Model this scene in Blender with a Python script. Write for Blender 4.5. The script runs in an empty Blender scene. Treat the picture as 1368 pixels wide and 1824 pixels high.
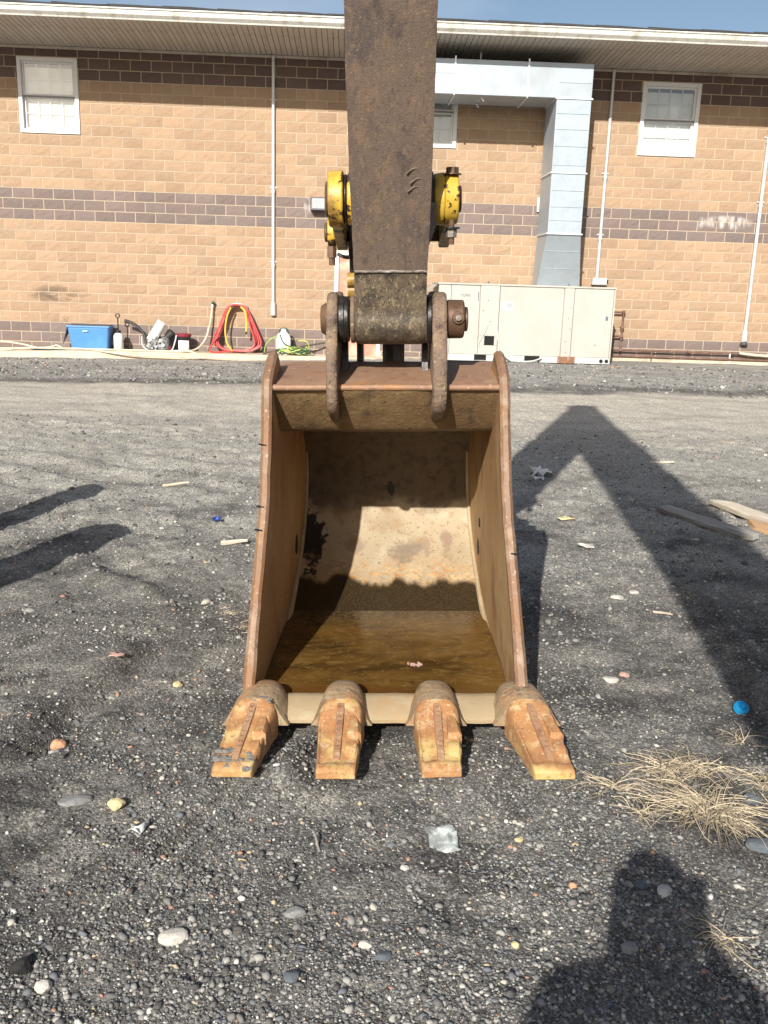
import bpy, bmesh, math, random
import numpy as np
from mathutils import Matrix, Vector, noise as mnoise

random.seed(7); rng = np.random.default_rng(11)
SC = bpy.context.scene
COL = SC.collection
R = math.radians

# ------------------------------------------------------------------ camera, sky, sun, exposure
CAM_H = 1.594
PITCH, ROLL, FPX = 0.24516, 0.031112, 1640.0
cp, sp = math.cos(PITCH), math.sin(PITCH)
fwd = Vector((0, cp, -sp)); r0 = Vector((1, 0, 0)); u0 = Vector((0, sp, cp))
rgt = math.cos(ROLL) * r0 + math.sin(ROLL) * u0
upv = -math.sin(ROLL) * r0 + math.cos(ROLL) * u0
cam = bpy.data.cameras.new('camera'); camo = bpy.data.objects.new('camera', cam); COL.objects.link(camo)
cam.sensor_fit = 'VERTICAL'; cam.sensor_height = 36.0; cam.lens = 36.0 * FPX / 1824.0
cam.clip_start = 0.05; cam.clip_end = 3000
camo.matrix_world = Matrix(((rgt.x, upv.x, -fwd.x, 0), (rgt.y, upv.y, -fwd.y, 0), (rgt.z, upv.z, -fwd.z, CAM_H), (0, 0, 0, 1)))
SC.camera = camo

SUN = Vector((0.48, 1.75, -1.0)).normalized()          # direction the light travels
world = bpy.data.worlds.new('World'); SC.world = world; world.use_nodes = True
wn = world.node_tree; wn.nodes.clear()
wo = wn.nodes.new('ShaderNodeOutputWorld'); wb = wn.nodes.new('ShaderNodeBackground')
sk = wn.nodes.new('ShaderNodeTexSky'); sk.sky_type = 'NISHITA'; sk.sun_disc = False
sk.sun_elevation = math.asin(-SUN.z); sk.sun_rotation = math.atan2(-SUN.x, -SUN.y)
sk.air_density = 1.0; sk.dust_density = 2.0; sk.ozone_density = 1.2
tcw = wn.nodes.new('ShaderNodeTexCoord'); nzw = wn.nodes.new('ShaderNodeTexNoise'); mpw = wn.nodes.new('ShaderNodeMapping')
mpw.inputs['Scale'].default_value = (2.2, 2.2, 7.0); nzw.inputs['Scale'].default_value = 1.6; nzw.inputs['Detail'].default_value = 6
rmw = wn.nodes.new('ShaderNodeValToRGB'); rmw.color_ramp.elements[0].position = 0.44; rmw.color_ramp.elements[1].position = 0.80
rmw.color_ramp.elements[1].color = (0.34, 0.34, 0.34, 1)
mxw = wn.nodes.new('ShaderNodeMix'); mxw.data_type = 'RGBA'; mxw.inputs[7].default_value = (8.5, 8.9, 9.6, 1)
wn.links.new(tcw.outputs['Generated'], mpw.inputs['Vector']); wn.links.new(mpw.outputs['Vector'], nzw.inputs['Vector'])
wn.links.new(nzw.outputs['Fac'], rmw.inputs['Fac']); wn.links.new(rmw.outputs['Color'], mxw.inputs[0])
wn.links.new(sk.outputs['Color'], mxw.inputs[6]); wn.links.new(mxw.outputs[2], wb.inputs['Color'])
wb.inputs['Strength'].default_value = 0.076
wn.links.new(wb.outputs['Background'], wo.inputs['Surface'])

sl = bpy.data.lights.new('sun', 'SUN'); sl.energy = 4.9; sl.angle = R(0.53); sl.color = (1.0, 0.95, 0.87)
so = bpy.data.objects.new('sun', sl); COL.objects.link(so)
so.rotation_euler = SUN.to_track_quat('-Z', 'Y').to_euler(); so.location = (-10, -30, 20)

SC.view_settings.view_transform = 'Standard'; SC.view_settings.look = 'None'
SC.view_settings.exposure = 0.56; SC.view_settings.gamma = 1.0; SC.view_settings.use_curve_mapping = False
SC.render.film_transparent = False

# ------------------------------------------------------------------ frames
DIST, YAW = 19.812, 0.042665
WF = Matrix.Translation((0, DIST, 0)) @ Matrix.Rotation(YAW, 4, 'Z')       # building: x along wall, -y towards the viewer
BK = Matrix.Translation((0.03, 3.6, 0)) @ Matrix.Rotation(R(-1.8), 4, 'Y') @ Matrix.Translation((0, -3.6, 0))
ID = Matrix.Identity(4)

# ------------------------------------------------------------------ materials
def _new(name):
    m = bpy.data.materials.new(name); m.use_nodes = True
    nt = m.node_tree; b = nt.nodes['Principled BSDF']
    return m, nt, b
def _c(c): return (c[0], c[1], c[2], 1.0)
def _mask(nt, vec, scale, lo, hi, detail=6, rough=0.6, stretch=None, dist=0.0):
    v = vec
    if stretch:
        mp = nt.nodes.new('ShaderNodeMapping'); mp.inputs['Scale'].default_value = stretch
        nt.links.new(vec, mp.inputs['Vector']); v = mp.outputs['Vector']
    n = nt.nodes.new('ShaderNodeTexNoise'); n.inputs['Scale'].default_value = scale
    n.inputs['Detail'].default_value = detail; n.inputs['Roughness'].default_value = rough; n.inputs['Distortion'].default_value = dist
    nt.links.new(v, n.inputs['Vector'])
    r = nt.nodes.new('ShaderNodeMapRange'); r.inputs['From Min'].default_value = lo; r.inputs['From Max'].default_value = hi
    r.interpolation_type = 'SMOOTHSTEP'
    nt.links.new(n.outputs['Fac'], r.inputs['Value'])
    return r.outputs['Result']
def _mix(nt, fac, a, b, mode='MIX'):
    mx = nt.nodes.new('ShaderNodeMix'); mx.data_type = 'RGBA'; mx.blend_type = mode
    for sock, val in ((mx.inputs[0], fac), (mx.inputs[6], a), (mx.inputs[7], b)):
        if hasattr(val, 'links'): nt.links.new(val, sock)
        else: sock.default_value = val if not isinstance(val, (tuple, list)) else _c(val)
    return mx.outputs[2]
def _math(nt, op, a, b=None, c=None, clamp=False):
    n = nt.nodes.new('ShaderNodeMath'); n.operation = op; n.use_clamp = clamp
    for i, v in enumerate((a, b, c)):
        if v is None: continue
        if hasattr(v, 'links'): nt.links.new(v, n.inputs[i])
        else: n.inputs[i].default_value = v
    return n.outputs[0]
def _rng(nt, v, lo, hi, a=0.0, b=1.0):
    r = nt.nodes.new('ShaderNodeMapRange'); r.interpolation_type = 'SMOOTHSTEP'
    r.inputs['From Min'].default_value = lo; r.inputs['From Max'].default_value = hi
    r.inputs['To Min'].default_value = a; r.inputs['To Max'].default_value = b
    nt.links.new(v, r.inputs['Value']); return r.outputs['Result']
def _vec(nt, coord):
    if coord == 'POS': return nt.nodes.new('ShaderNodeNewGeometry').outputs['Position']
    return nt.nodes.new('ShaderNodeTexCoord').outputs['Object']
def _xyz(nt, vec):
    s = nt.nodes.new('ShaderNodeSeparateXYZ'); nt.links.new(vec, s.inputs[0]); return s.outputs
def _bump(nt, b, vec, scale, strength, dist=0.01, detail=8, stretch=None, h=None):
    if h is None:
        n = nt.nodes.new('ShaderNodeTexNoise'); n.inputs['Scale'].default_value = scale; n.inputs['Detail'].default_value = detail
        n.inputs['Roughness'].default_value = 0.65
        v = vec
        if stretch:
            mp = nt.nodes.new('ShaderNodeMapping'); mp.inputs['Scale'].default_value = stretch
            nt.links.new(vec, mp.inputs['Vector']); v = mp.outputs['Vector']
        nt.links.new(v, n.inputs['Vector']); h = n.outputs['Fac']
    bp = nt.nodes.new('ShaderNodeBump'); bp.inputs['Strength'].default_value = strength; bp.inputs['Distance'].default_value = dist
    nt.links.new(h, bp.inputs['Height']); nt.links.new(bp.outputs['Normal'], b.inputs['Normal'])
def mat(name, base, layers=(), rough=0.7, metal=0.0, bump=None, coord='OBJ', rnd=None, spec=None):
    """layers: (colour, scale, lo, hi[, stretch])"""
    m, nt, b = _new(name); vec = _vec(nt, coord)
    col = tuple(base)
    for L in layers:
        k = _mask(nt, vec, L[1], L[2], L[3], stretch=L[4] if len(L) > 4 else None)
        col = _mix(nt, k, col, L[0])
    if rnd:
        if rnd[0] == 'OBJ': rv = nt.nodes.new('ShaderNodeObjectInfo').outputs['Random']
        else: rv = nt.nodes.new('ShaderNodeNewGeometry').outputs['Random Per Island']
        g = _rng(nt, rv, 0, 1, rnd[1], rnd[2])
        cb = nt.nodes.new('ShaderNodeCombineColor')
        for i in range(3): nt.links.new(g, cb.inputs[i])
        col = _mix(nt, 1.0, col, cb.outputs[0], 'MULTIPLY')
    if hasattr(col, 'links'): nt.links.new(col, b.inputs['Base Color'])
    else: b.inputs['Base Color'].default_value = _c(col)
    b.inputs['Roughness'].default_value = rough; b.inputs['Metallic'].default_value = metal
    if spec is not None: b.inputs['Specular IOR Level'].default_value = spec
    if bump: _bump(nt, b, vec, bump[0], bump[1], bump[2] if len(bump) > 2 else 0.01)
    return m

MAT = {}
def block_mat(name, base, alt, rnd):
    m = mat(name, base, [(alt, 2.3, .42, .7), (tuple(c * .8 for c in base), 24, .5, .75), (tuple(min(1, c * 1.22) for c in base), 40, .55, .8), (tuple(c * .84 for c in base), .7, .5, .75)],
               rough=.92, bump=(55, .9, .012), coord='POS', rnd=(rnd, .91, 1.07), spec=.2)
    nt = m.node_tree; b = nt.nodes['Principled BSDF']; col = b.inputs['Base Color'].links[0].from_socket
    v = _vec(nt, 'POS'); X = _xyz(nt, v)
    for cx, cz, rx, rz, c, sc, st, amt in ((6.95, 3.0, .62, .16, (.55, .52, .50), 9, (1, 1, .3), .8), (6.4, 2.98, .10, .14, (.5, .47, .45), 9, (1, 1, .3), .6), (-6.85, 1.12, .75, .24, (.10, .075, .055), 3.5, (.5, 1, 1.6), .75), (-6.6, .62, .5, .12, (.09, .07, .055), 3, None, .5), (-1.75, 3.05, .10, .2, (.55, .52, .5), 12, (1, 1, .4), .6)):
        dx = _math(nt, 'DIVIDE', _math(nt, 'SUBTRACT', X[0], cx), rx); dz = _math(nt, 'DIVIDE', _math(nt, 'SUBTRACT', X[2], cz), rz)
        d = _math(nt, 'ADD', _math(nt, 'MULTIPLY', dx, dx), _math(nt, 'MULTIPLY', dz, dz))
        k = _math(nt, 'MULTIPLY', _math(nt, 'MULTIPLY', _rng(nt, d, .1, 1.0, 1, 0), _mask(nt, v, sc, .42, .60, stretch=st)), amt)
        col = _mix(nt, k, col, c)
    nt.links.new(col, b.inputs['Base Color'])
    return m
TAN, TAN2 = (.365, .252, .166), (.355, .255, .176)
PUR, PUR2 = (.195, .152, .136), (.185, .152, .142)
DRK, DRK2 = (.135, .094, .082), (.12, .09, .082)
for k, a, b_ in (('tan', TAN, TAN2), ('purple', PUR, PUR2), ('dark', DRK, DRK2)):
    MAT['block_' + k] = block_mat('split_face_block_' + k, a, b_, 'OBJ')
    MAT['blocks_' + k] = block_mat('split_face_blocks_' + k, a, b_, 'ISL')
MAT['mortar'] = mat('mortar', (.455, .37, .27), [((.37, .31, .245), 1.2, .45, .7)], rough=.95, bump=(120, .3, .004), coord='POS')
MAT['soffit'] = mat('soffit_vinyl', (.47, .43, .375), [((.22, .155, .11), .85, .54, .66, (1, .05, 1)), ((.33, .28, .235), 5, .45, .75, (1, .06, 1)), ((.3, .25, .2), 3, .5, .8)], rough=.6, coord='OBJ')
MAT['gutter'] = mat('gutter_paint', (.54, .53, .49), [((.32, .30, .25), 6, .48, .7, (1, 1, .35)), ((.42, .39, .34), 30, .45, .7)], rough=.5, coord='OBJ')
MAT['trim'] = mat('window_trim', (.66, .66, .66), [((.52, .52, .50), 5, .52, .8)], rough=.45, coord='POS')
MAT['dark_trim'] = mat('dark_rail', (.2, .2, .2), rough=.5)
MAT['blind'] = mat('blind', (.90, .91, .90), [((.78, .81, .81), 3, .4, .7)], rough=.6, coord='POS')
MAT['room'] = mat('dark_room', (.02, .02, .022), rough=.9)
MAT['shingle'] = mat('shingle', (.035, .035, .038), [((.07, .068, .065), 60, .4, .7)], rough=.95, bump=(120, .6, .01), coord='POS')
MAT['galv'] = mat('galvanised_sheet', (.36, .415, .46), [((.32, .375, .42), 4, .4, .7), ((.38, .43, .475), 20, .45, .7), ((.31, .34, .37), 1.2, .5, .75)], rough=.45, metal=.25, bump=(2.2, .18, .03), coord='POS')
MAT['galv_seam'] = mat('galvanised_seam', (.70, .74, .78), rough=.4, metal=.4)
MAT['conduit'] = mat('grey_conduit', (.60, .60, .60), [((.45, .45, .45), 8, .5, .7)], rough=.45, metal=.2, coord='POS')
MAT['lampbox'] = mat('lamp_housing', (.06, .06, .065), rough=.5)
MAT['lens'] = mat('lamp_lens', (.34, .36, .37), [((.26, .27, .28), 30, .45, .7)], rough=.15, coord='POS')
MAT['acpaint'] = mat('unit_paint', (.41, .40, .36), [((.30, .235, .16), 3.2, .60, .76, (1.6, 1, .18)), ((.38, .365, .325), 1.6, .42, .7), ((.38, .33, .26), 7, .60, .82), ((.36, .33, .30), 60, .68, .76)], rough=.55, bump=(6, .15, .01), coord='OBJ')
MAT['acrail'] = mat('unit_base_rail', (.42, .44, .43), [((.4, .4, .38), 6, .5, .75)], rough=.55, coord='OBJ')
MAT['rustpatch'] = mat('rusty_patch', (.20, .10, .06), [((.32, .2, .13), 14, .45, .7)], rough=.9, coord='OBJ')
MAT['black'] = mat('black_void', (.006, .006, .006), rough=.9)
MAT['rubber'] = mat('black_rubber', (.022, .022, .024), rough=.6)
MAT['sticker'] = mat('white_sticker', (.78, .79, .80), rough=.4)
MAT['ink'] = mat('grey_ink', (.12, .13, .16), rough=.5)
MAT['bluefade'] = mat('faded_blue_print', (.36, .50, .58), rough=.5)
MAT['gaspipe'] = mat('brown_pipe', (.13, .07, .05), [((.22, .13, .09), 12, .45, .7)], rough=.7, coord='POS')
MAT['concrete'] = mat('slab_concrete', (.58, .48, .35), [((.38, .31, .23), 2.2, .45, .7), ((.66, .58, .46), 9, .5, .75), ((.45, .27, .12), 1.4, .64, .78)], rough=.9, bump=(40, .4, .01), coord='POS')
MAT['door'] = mat('faded_door', (.50, .21, .14), [((.62, .40, .30), 2.4, .4, .65), ((.36, .12, .09), 1.4, .52, .7)], rough=.6, coord='POS')

# --- excavator / bucket steels
MAT['stick_plate'] = mat('stick_wear_steel', (.140, .102, .078), [((.18, .115, .080), 1.8, .44, .68, (1, 1, .5)), ((.095, .074, .066), 5, .46, .68, (1, 1, .4)), ((.185, .125, .085), 20, .48, .72, (1, 1, .2)), ((.205, .142, .092), 80, .52, .72, (1, 1, .35)), ((.34, .26, .16), 190, .62, .72, (1, 1, .5)), ((.088, .064, .053), 90, .52, .72, (1, 1, .35)), ((.070, .056, .050), 14, .54, .72, (1, 1, .10))], rough=.62, metal=.0, bump=(150, .55, .004))
MAT['stick_low'] = mat('greasy_steel', (.090, .067, .047), [((.165, .125, .080), 6, .45, .68), ((.24, .195, .115), 70, .52, .68, (1, 1, .4)), ((.028, .024, .02), 9, .48, .66), ((.34, .28, .18), 160, .58, .70, (1, 1, .4)), ((.03, .025, .02), 110, .54, .68)], rough=.5, metal=.05, bump=(140, .6, .004))
MAT['weld'] = mat('weld_bead', (.19, .16, .135), [((.30, .27, .24), 50, .5, .7), ((.10, .08, .065), 14, .45, .65)], rough=.55, metal=.3, bump=(90, .6, .006))
MAT['yellow'] = mat('yellow_paint', (.52, .335, .04), [((.58, .41, .075), 4, .45, .7), ((.22, .13, .035), 8, .52, .70), ((.05, .028, .015), 13, .555, .58), ((.10, .045, .02), 34, .61, .64), ((.42, .25, .04), 22, .58, .75)], rough=.42, bump=(30, .25, .004))
MAT['grease'] = mat('black_grease', (.012, .011, .010), [((.035, .03, .025), 20, .5, .7)], rough=.35, bump=(40, .5, .006))
MAT['pin'] = mat('rusty_pin', (.115, .065, .038), [((.20, .12, .07), 9, .45, .7), ((.05, .03, .022), 16, .52, .7)], rough=.5, metal=.3, bump=(60, .35, .004))
MAT['ear'] = mat('forged_ear', (.17, .115, .080), [((.24, .165, .10), 10, .45, .66), ((.07, .045, .034), 16, .50, .68), ((.33, .25, .155), 50, .56, .70), ((.06, .042, .032), 70, .57, .70)], rough=.6, metal=.0, bump=(55, 1.0, .010))

def bucket_mat(name, base, layers, stains=(), wet=None, rough=.7, bump=(60, .5, .005)):
    m, nt, b = _new(name); vec = _vec(nt, 'OBJ'); col = tuple(base)
    for L in layers:
        col = _mix(nt, _mask(nt, vec, L[1], L[2], L[3], stretch=L[4] if len(L) > 4 else None), col, L[0])
    if wet:  # upper shell: darker rust, deepened with the tube's shade put into the colour
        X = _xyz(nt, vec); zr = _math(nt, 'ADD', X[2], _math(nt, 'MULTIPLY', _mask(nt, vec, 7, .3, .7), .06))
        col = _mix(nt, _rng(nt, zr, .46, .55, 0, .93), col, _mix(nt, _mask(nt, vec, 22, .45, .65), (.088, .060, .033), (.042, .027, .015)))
    ro = None
    nz = nt.nodes.new('ShaderNodeTexNoise'); nz.inputs['Scale'].default_value = 13; nz.inputs['Detail'].default_value = 7
    nt.links.new(vec, nz.inputs['Vector'])
    for (cx, cz, rx, rz, c) in stains:      # blotches with their own outline on the back plate
        X = _xyz(nt, vec)
        dx = _math(nt, 'DIVIDE', _math(nt, 'SUBTRACT', X[0], cx), rx); dz = _math(nt, 'DIVIDE', _math(nt, 'SUBTRACT', X[2], cz), rz)
        d = _math(nt, 'ADD', _math(nt, 'MULTIPLY', dx, dx), _math(nt, 'MULTIPLY', dz, dz))
        d = _math(nt, 'ADD', d, _math(nt, 'MULTIPLY', _math(nt, 'SUBTRACT', nz.outputs['Fac'], .5), 5.0))
        col = _mix(nt, _rng(nt, d, *((.72, 1.0) if c[0] < .05 else (.2, 1.25)), 1 if c[0] < .05 else .85, 0), col, c)
    if wet:                                  # sediment left by the water, ragged upper edge
        X = _xyz(nt, vec)
        nz2 = nt.nodes.new('ShaderNodeTexNoise'); nz2.inputs['Scale'].default_value = 4.0; nz2.inputs['Detail'].default_value = 7
        mp = nt.nodes.new('ShaderNodeMapping'); mp.inputs['Scale'].default_value = (1, .2, .2); nt.links.new(vec, mp.inputs['Vector']); nt.links.new(mp.outputs['Vector'], nz2.inputs['Vector'])
        zz = _math(nt, 'SUBTRACT', X[2], _math(nt, 'MULTIPLY', _math(nt, 'SUBTRACT', nz2.outputs['Fac'], .5), .17))
        silt = _mix(nt, _mask(nt, vec, 110, .40, .70), (.026, .018, .010), (.066, .043, .018))
        col = _mix(nt, _math(nt, 'MULTIPLY', _rng(nt, zz, wet + .01, wet + .10, 1, 0), _mask(nt, vec, 38, .44, .60)), col, _mix(nt, _mask(nt, vec, 14, .4, .6), (.40, .20, .07), (.52, .37, .20)))
        k = _rng(nt, zz, wet - .006, wet + .014, 1, 0)
        col = _mix(nt, k, col, silt)
        ro = _rng(nt, k, 0, 1, rough, .35)
    nt.links.new(col, b.inputs['Base Color'])
    if ro is not None: nt.links.new(ro, b.inputs['Roughness'])
    else: b.inputs['Roughness'].default_value = rough
    b.inputs['Metallic'].default_value = .05
    _bump(nt, b, vec, *bump)
    return m
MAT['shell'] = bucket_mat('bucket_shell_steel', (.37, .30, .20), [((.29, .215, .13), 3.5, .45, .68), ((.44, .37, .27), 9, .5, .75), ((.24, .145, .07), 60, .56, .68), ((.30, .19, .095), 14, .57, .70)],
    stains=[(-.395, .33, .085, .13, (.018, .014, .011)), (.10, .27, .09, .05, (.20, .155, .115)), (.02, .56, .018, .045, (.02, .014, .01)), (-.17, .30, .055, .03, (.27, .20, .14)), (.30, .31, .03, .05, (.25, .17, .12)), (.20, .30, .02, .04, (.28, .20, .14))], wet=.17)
MAT['side_in'] = bucket_mat('bucket_side_steel', (.335, .190, .075), [((.42, .28, .135), 2.5, .42, .66, (1, 1, .4)), ((.24, .125, .05), 5, .48, .68, (1, 1, .5)), ((.50, .37, .22), 30, .6, .74), ((.16, .09, .05), 40, .64, .75)], bump=(50, .45, .005))
MAT['edge'] = bucket_mat('bucket_edge_steel', (.205, .118, .070), [((.29, .20, .135), 9, .46, .66), ((.22, .108, .045), 6, .48, .66), ((.17, .085, .05), 34, .54, .70), ((.42, .30, .22), 60, .60, .72)], rough=.6, bump=(45, .6, .006))
MAT['tube_front'] = bucket_mat('bucket_tube_steel', (.185, .118, .055), [((.25, .168, .08), 6, .45, .66, (1, 1, .5)), ((.105, .068, .036), 9, .50, .70, (1, 1, .4)), ((.27, .195, .105), 70, .54, .72), ((.10, .066, .038), 80, .54, .72), ((.085, .06, .036), 10, .52, .68, (1, 1, .15))], rough=.6, bump=(70, .8, .006))
MAT['tube_top'] = bucket_mat('bucket_tube_top_steel', (.25, .145, .088), [((.31, .20, .135), 6, .45, .7), ((.36, .165, .06), 4, .54, .70), ((.19, .10, .066), 20, .52, .70), ((.40, .28, .2), 50, .60, .72)], rough=.6, bump=(50, .4, .005))
MAT['lip'] = bucket_mat('bucket_lip_steel', (.36, .275, .165), [((.43, .345, .225), 7, .45, .7), ((.38, .26, .14), 6, .52, .72), ((.34, .25, .17), 45, .6, .74)], rough=.65, bump=(50, .4, .004))
MAT['adapter'] = bucket_mat('adapter_steel', (.29, .205, .120), [((.36, .195, .090), 7, .46, .66), ((.40, .31, .195), 11, .48, .70), ((.155, .105, .065), 18, .52, .70), ((.42, .33, .21), 70, .56, .72), ((.14, .09, .055), 90, .57, .72)], rough=.75, bump=(38, 1.0, .010))
MAT['tooth'] = bucket_mat('tooth_steel', (.37, .180, .070), [((.50, .365, .135), 6.5, .47, .68), ((.30, .145, .065), 12, .48, .68), ((.48, .345, .20), 26, .50, .74), ((.24, .125, .062), 60, .54, .72), ((.52, .42, .27), 100, .58, .72)], rough=.65, bump=(60, .6, .005))
MAT['tooth_rib'] = bucket_mat('tooth_rib_steel', (.32, .185, .105), [((.46, .32, .20), 40, .52, .7), ((.24, .12, .065), 22, .5, .7)], rough=.6, bump=(80, .8, .005))
MAT['mud'] = mat('dried_mud', (.19, .18, .16), [((.12, .115, .105), 40, .45, .7)], rough=.95, bump=(60, .9, .01))
# standing water
m, nt, b = _new('muddy_water'); v = _vec(nt, 'OBJ')
X = _xyz(nt, v)
c = _mix(nt, _mask(nt, v, 2.6, .38, .66, stretch=(1, 1.8, 1), dist=1.2), (.125, .066, .016), (.050, .027, .008))
c = _mix(nt, _mask(nt, v, 9, .50, .72, stretch=(1, 2.2, 1), dist=1.5), c, (.17, .10, .03))
c = _mix(nt, _mask(nt, v, 60, .60, .72), c, (.22, .16, .08))
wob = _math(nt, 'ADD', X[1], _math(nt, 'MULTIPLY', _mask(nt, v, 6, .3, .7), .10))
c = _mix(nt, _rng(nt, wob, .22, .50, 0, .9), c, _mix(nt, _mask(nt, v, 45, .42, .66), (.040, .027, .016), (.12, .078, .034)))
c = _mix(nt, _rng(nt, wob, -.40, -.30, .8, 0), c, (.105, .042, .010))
nt.links.new(c, b.inputs['Base Color']); b.inputs['Roughness'].default_value = .09; b.inputs['IOR'].default_value = 1.33
nt.links.new(_rng(nt, _mask(nt, v, 3.4, .50, .64, stretch=(1, 1.8, 1)), 0, 1, .06, .26), b.inputs['Roughness'])
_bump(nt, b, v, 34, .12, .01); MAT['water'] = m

# wood, plastics
MAT['greywood'] = mat('grey_weathered_wood', (.27, .255, .23), [((.15, .135, .115), 9, .45, .7, (.12, 1, 1)), ((.36, .345, .31), 30, .5, .7, (.08, 1, 1))], rough=.85, bump=(60, .4, .004))
MAT['palewood'] = mat('pale_split_wood', (.52, .45, .35), [((.36, .28, .19), 8, .45, .7, (.12, 1, 1)), ((.62, .57, .47), 30, .5, .7, (.1, 1, 1))], rough=.8, bump=(60, .4, .004))
MAT['orangewood'] = mat('fresh_broken_wood', (.50, .31, .16), [((.36, .20, .09), 14, .45, .7, (.2, 1, 1))], rough=.8, bump=(60, .6, .006))
MAT['bluetote'] = mat('blue_plastic', (.075, .235, .52), [((.10, .28, .57), 3, .45, .7)], rough=.4)
MAT['darktote'] = mat('dark_lid_plastic', (.03, .035, .05), rough=.5)
MAT['whiteplastic'] = mat('white_plastic', (.70, .70, .66), [((.5, .49, .44), 6, .5, .75)], rough=.45)
MAT['redlid'] = mat('dark_red_plastic', (.20, .02, .035), rough=.45)
MAT['blackplastic'] = mat('black_plastic', (.018, .018, .02), rough=.45)
MAT['redhose'] = mat('red_hose', (.42, .055, .055), [((.52, .13, .12), 6, .45, .7)], rough=.5)
MAT['yellowhose'] = mat('yellow_hose', (.66, .42, .06), rough=.5)
MAT['beigehose'] = mat('beige_hose', (.58, .52, .40), [((.44, .38, .28), 4, .45, .7)], rough=.6, coord='POS')
MAT['greycord'] = mat('grey_cord', (.50, .50, .47), rough=.5)
MAT['greenhose'] = mat('green_cord', (.22, .36, .06), [((.55, .58, .12), 5, .45, .6)], rough=.5, coord='POS')
MAT['darkgreen'] = mat('dark_green_cord', (.025, .07, .045), rough=.5)
MAT['alloy'] = mat('cast_alloy', (.36, .36, .36), [((.12, .12, .12), 22, .48, .62), ((.55, .55, .55), 30, .55, .7)], rough=.45, metal=.5, bump=(40, .6, .008))
MAT['darkpole'] = mat('brown_pole', (.075, .055, .045), rough=.7)
MAT['capblue'] = mat('blue_bottle_cap', (.02, .30, .62), rough=.35)
MAT['navybit'] = mat('navy_plastic', (.02, .06, .30), rough=.4)
MAT['drygrass'] = mat('dry_grass_blades', (.43, .355, .245), rough=.85, rnd=('ISL', .32, 1.3))
MAT['paper'] = mat('white_paper', (.6, .6, .58), rough=.8)
for nm, cc in (('orange', (.50, .27, .16)), ('yellow', (.56, .46, .25)), ('white', (.52, .49, .43)), ('grey', (.22, .22, .215)), ('slate', (.10, .115, .13)), ('pink', (.48, .30, .25)), ('dark', (.018, .017, .016)), ('brown', (.2, .10, .06))):
    MAT['rock_' + nm] = mat('stone_' + nm, cc, [(tuple(x * .68 for x in cc), 40, .45, .7), (tuple(min(1, x * 1.25) for x in cc), 90, .55, .75)], rough=.9, bump=(120, .6, .004))
# clear plastic shard
m, nt, b = _new('clear_plastic'); b.inputs['Base Color'].default_value = (.80, .86, .82, 1); b.inputs['Roughness'].default_value = .18
v = _vec(nt, 'OBJ'); nt.links.new(_rng(nt, _mask(nt, v, 26, .42, .7), 0, 1, .28, .75), b.inputs['Alpha']); MAT['clear'] = m
# window glass: mirror-like at grazing, see-through otherwise
m, nt, b = _new('window_glass'); nt.nodes.remove(b); out = nt.nodes['Material Output']
gl = nt.nodes.new('ShaderNodeBsdfGlossy'); gl.inputs['Roughness'].default_value = .02; tr = nt.nodes.new('ShaderNodeBsdfTransparent'); tr.inputs['Color'].default_value = (.95, .97, .96, 1)
fr = nt.nodes.new('ShaderNodeFresnel'); fr.inputs['IOR'].default_value = 1.55; ms = nt.nodes.new('ShaderNodeMixShader')
nt.links.new(_math(nt, 'MULTIPLY', fr.outputs[0], 3.5, clamp=True), ms.inputs[0]); nt.links.new(tr.outputs[0], ms.inputs[1]); nt.links.new(gl.outputs[0], ms.inputs[2]); nt.links.new(ms.outputs[0], out.inputs['Surface'])
MAT['glass'] = m
# machine paint / person
MAT['machine'] = mat('machine_yellow', (.60, .38, .03), [((.3, .18, .03), 5, .55, .75)], rough=.5)
MAT['track'] = mat('track_steel', (.08, .07, .065), [((.16, .11, .08), 8, .45, .7)], rough=.7)
MAT['cabglass'] = mat('tinted_cab_glass', (.02, .025, .03), rough=.08)
MAT['skin'] = mat('skin', (.45, .28, .2), rough=.6); MAT['jacket'] = mat('dark_jacket', (.05, .055, .07), rough=.9); MAT['hair'] = mat('dark_hair', (.03, .02, .015), rough=.8)
MAT['bollard'] = mat('grey_painted_steel', (.30, .30, .28), [((.2, .12, .07), 6, .55, .75)], rough=.6)

# gravel: colour per stone
m, nt, b = _new('gravel_stones'); g = nt.nodes.new('ShaderNodeNewGeometry'); rp = nt.nodes.new('ShaderNodeValToRGB')
rp.color_ramp.interpolation = 'CONSTANT'; cr = rp.color_ramp.elements
stops = [(0, (.070, .069, .067)), (.18, (.115, .112, .107)), (.36, (.170, .165, .156)), (.54, (.24, .232, .218)), (.70, (.32, .31, .285)), (.82, (.135, .148, .162)), (.90, (.42, .40, .35)), (.955, (.42, .34, .21)), (.968, (.36, .21, .14)), (.978, (.54, .52, .48))]
cr[0].position = 0; cr[0].color = _c(stops[0][1]); cr[1].position = stops[1][0]; cr[1].color = _c(stops[1][1])
for p_, c_ in stops[2:]:
    e = cr.new(p_); e.color = _c(c_)
nt.links.new(g.outputs['Random Per Island'], rp.inputs['Fac'])
k = _mask(nt, g.outputs['Position'], 160, .4, .7)
nt.links.new(_mix(nt, _rng(nt, k, 0, 1, 0, .35), rp.outputs['Color'], (.15, .145, .133)), b.inputs['Base Color']); b.inputs['Roughness'].default_value = .85; b.inputs['Specular IOR Level'].default_value = .3
MAT['gravel'] = m

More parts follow.
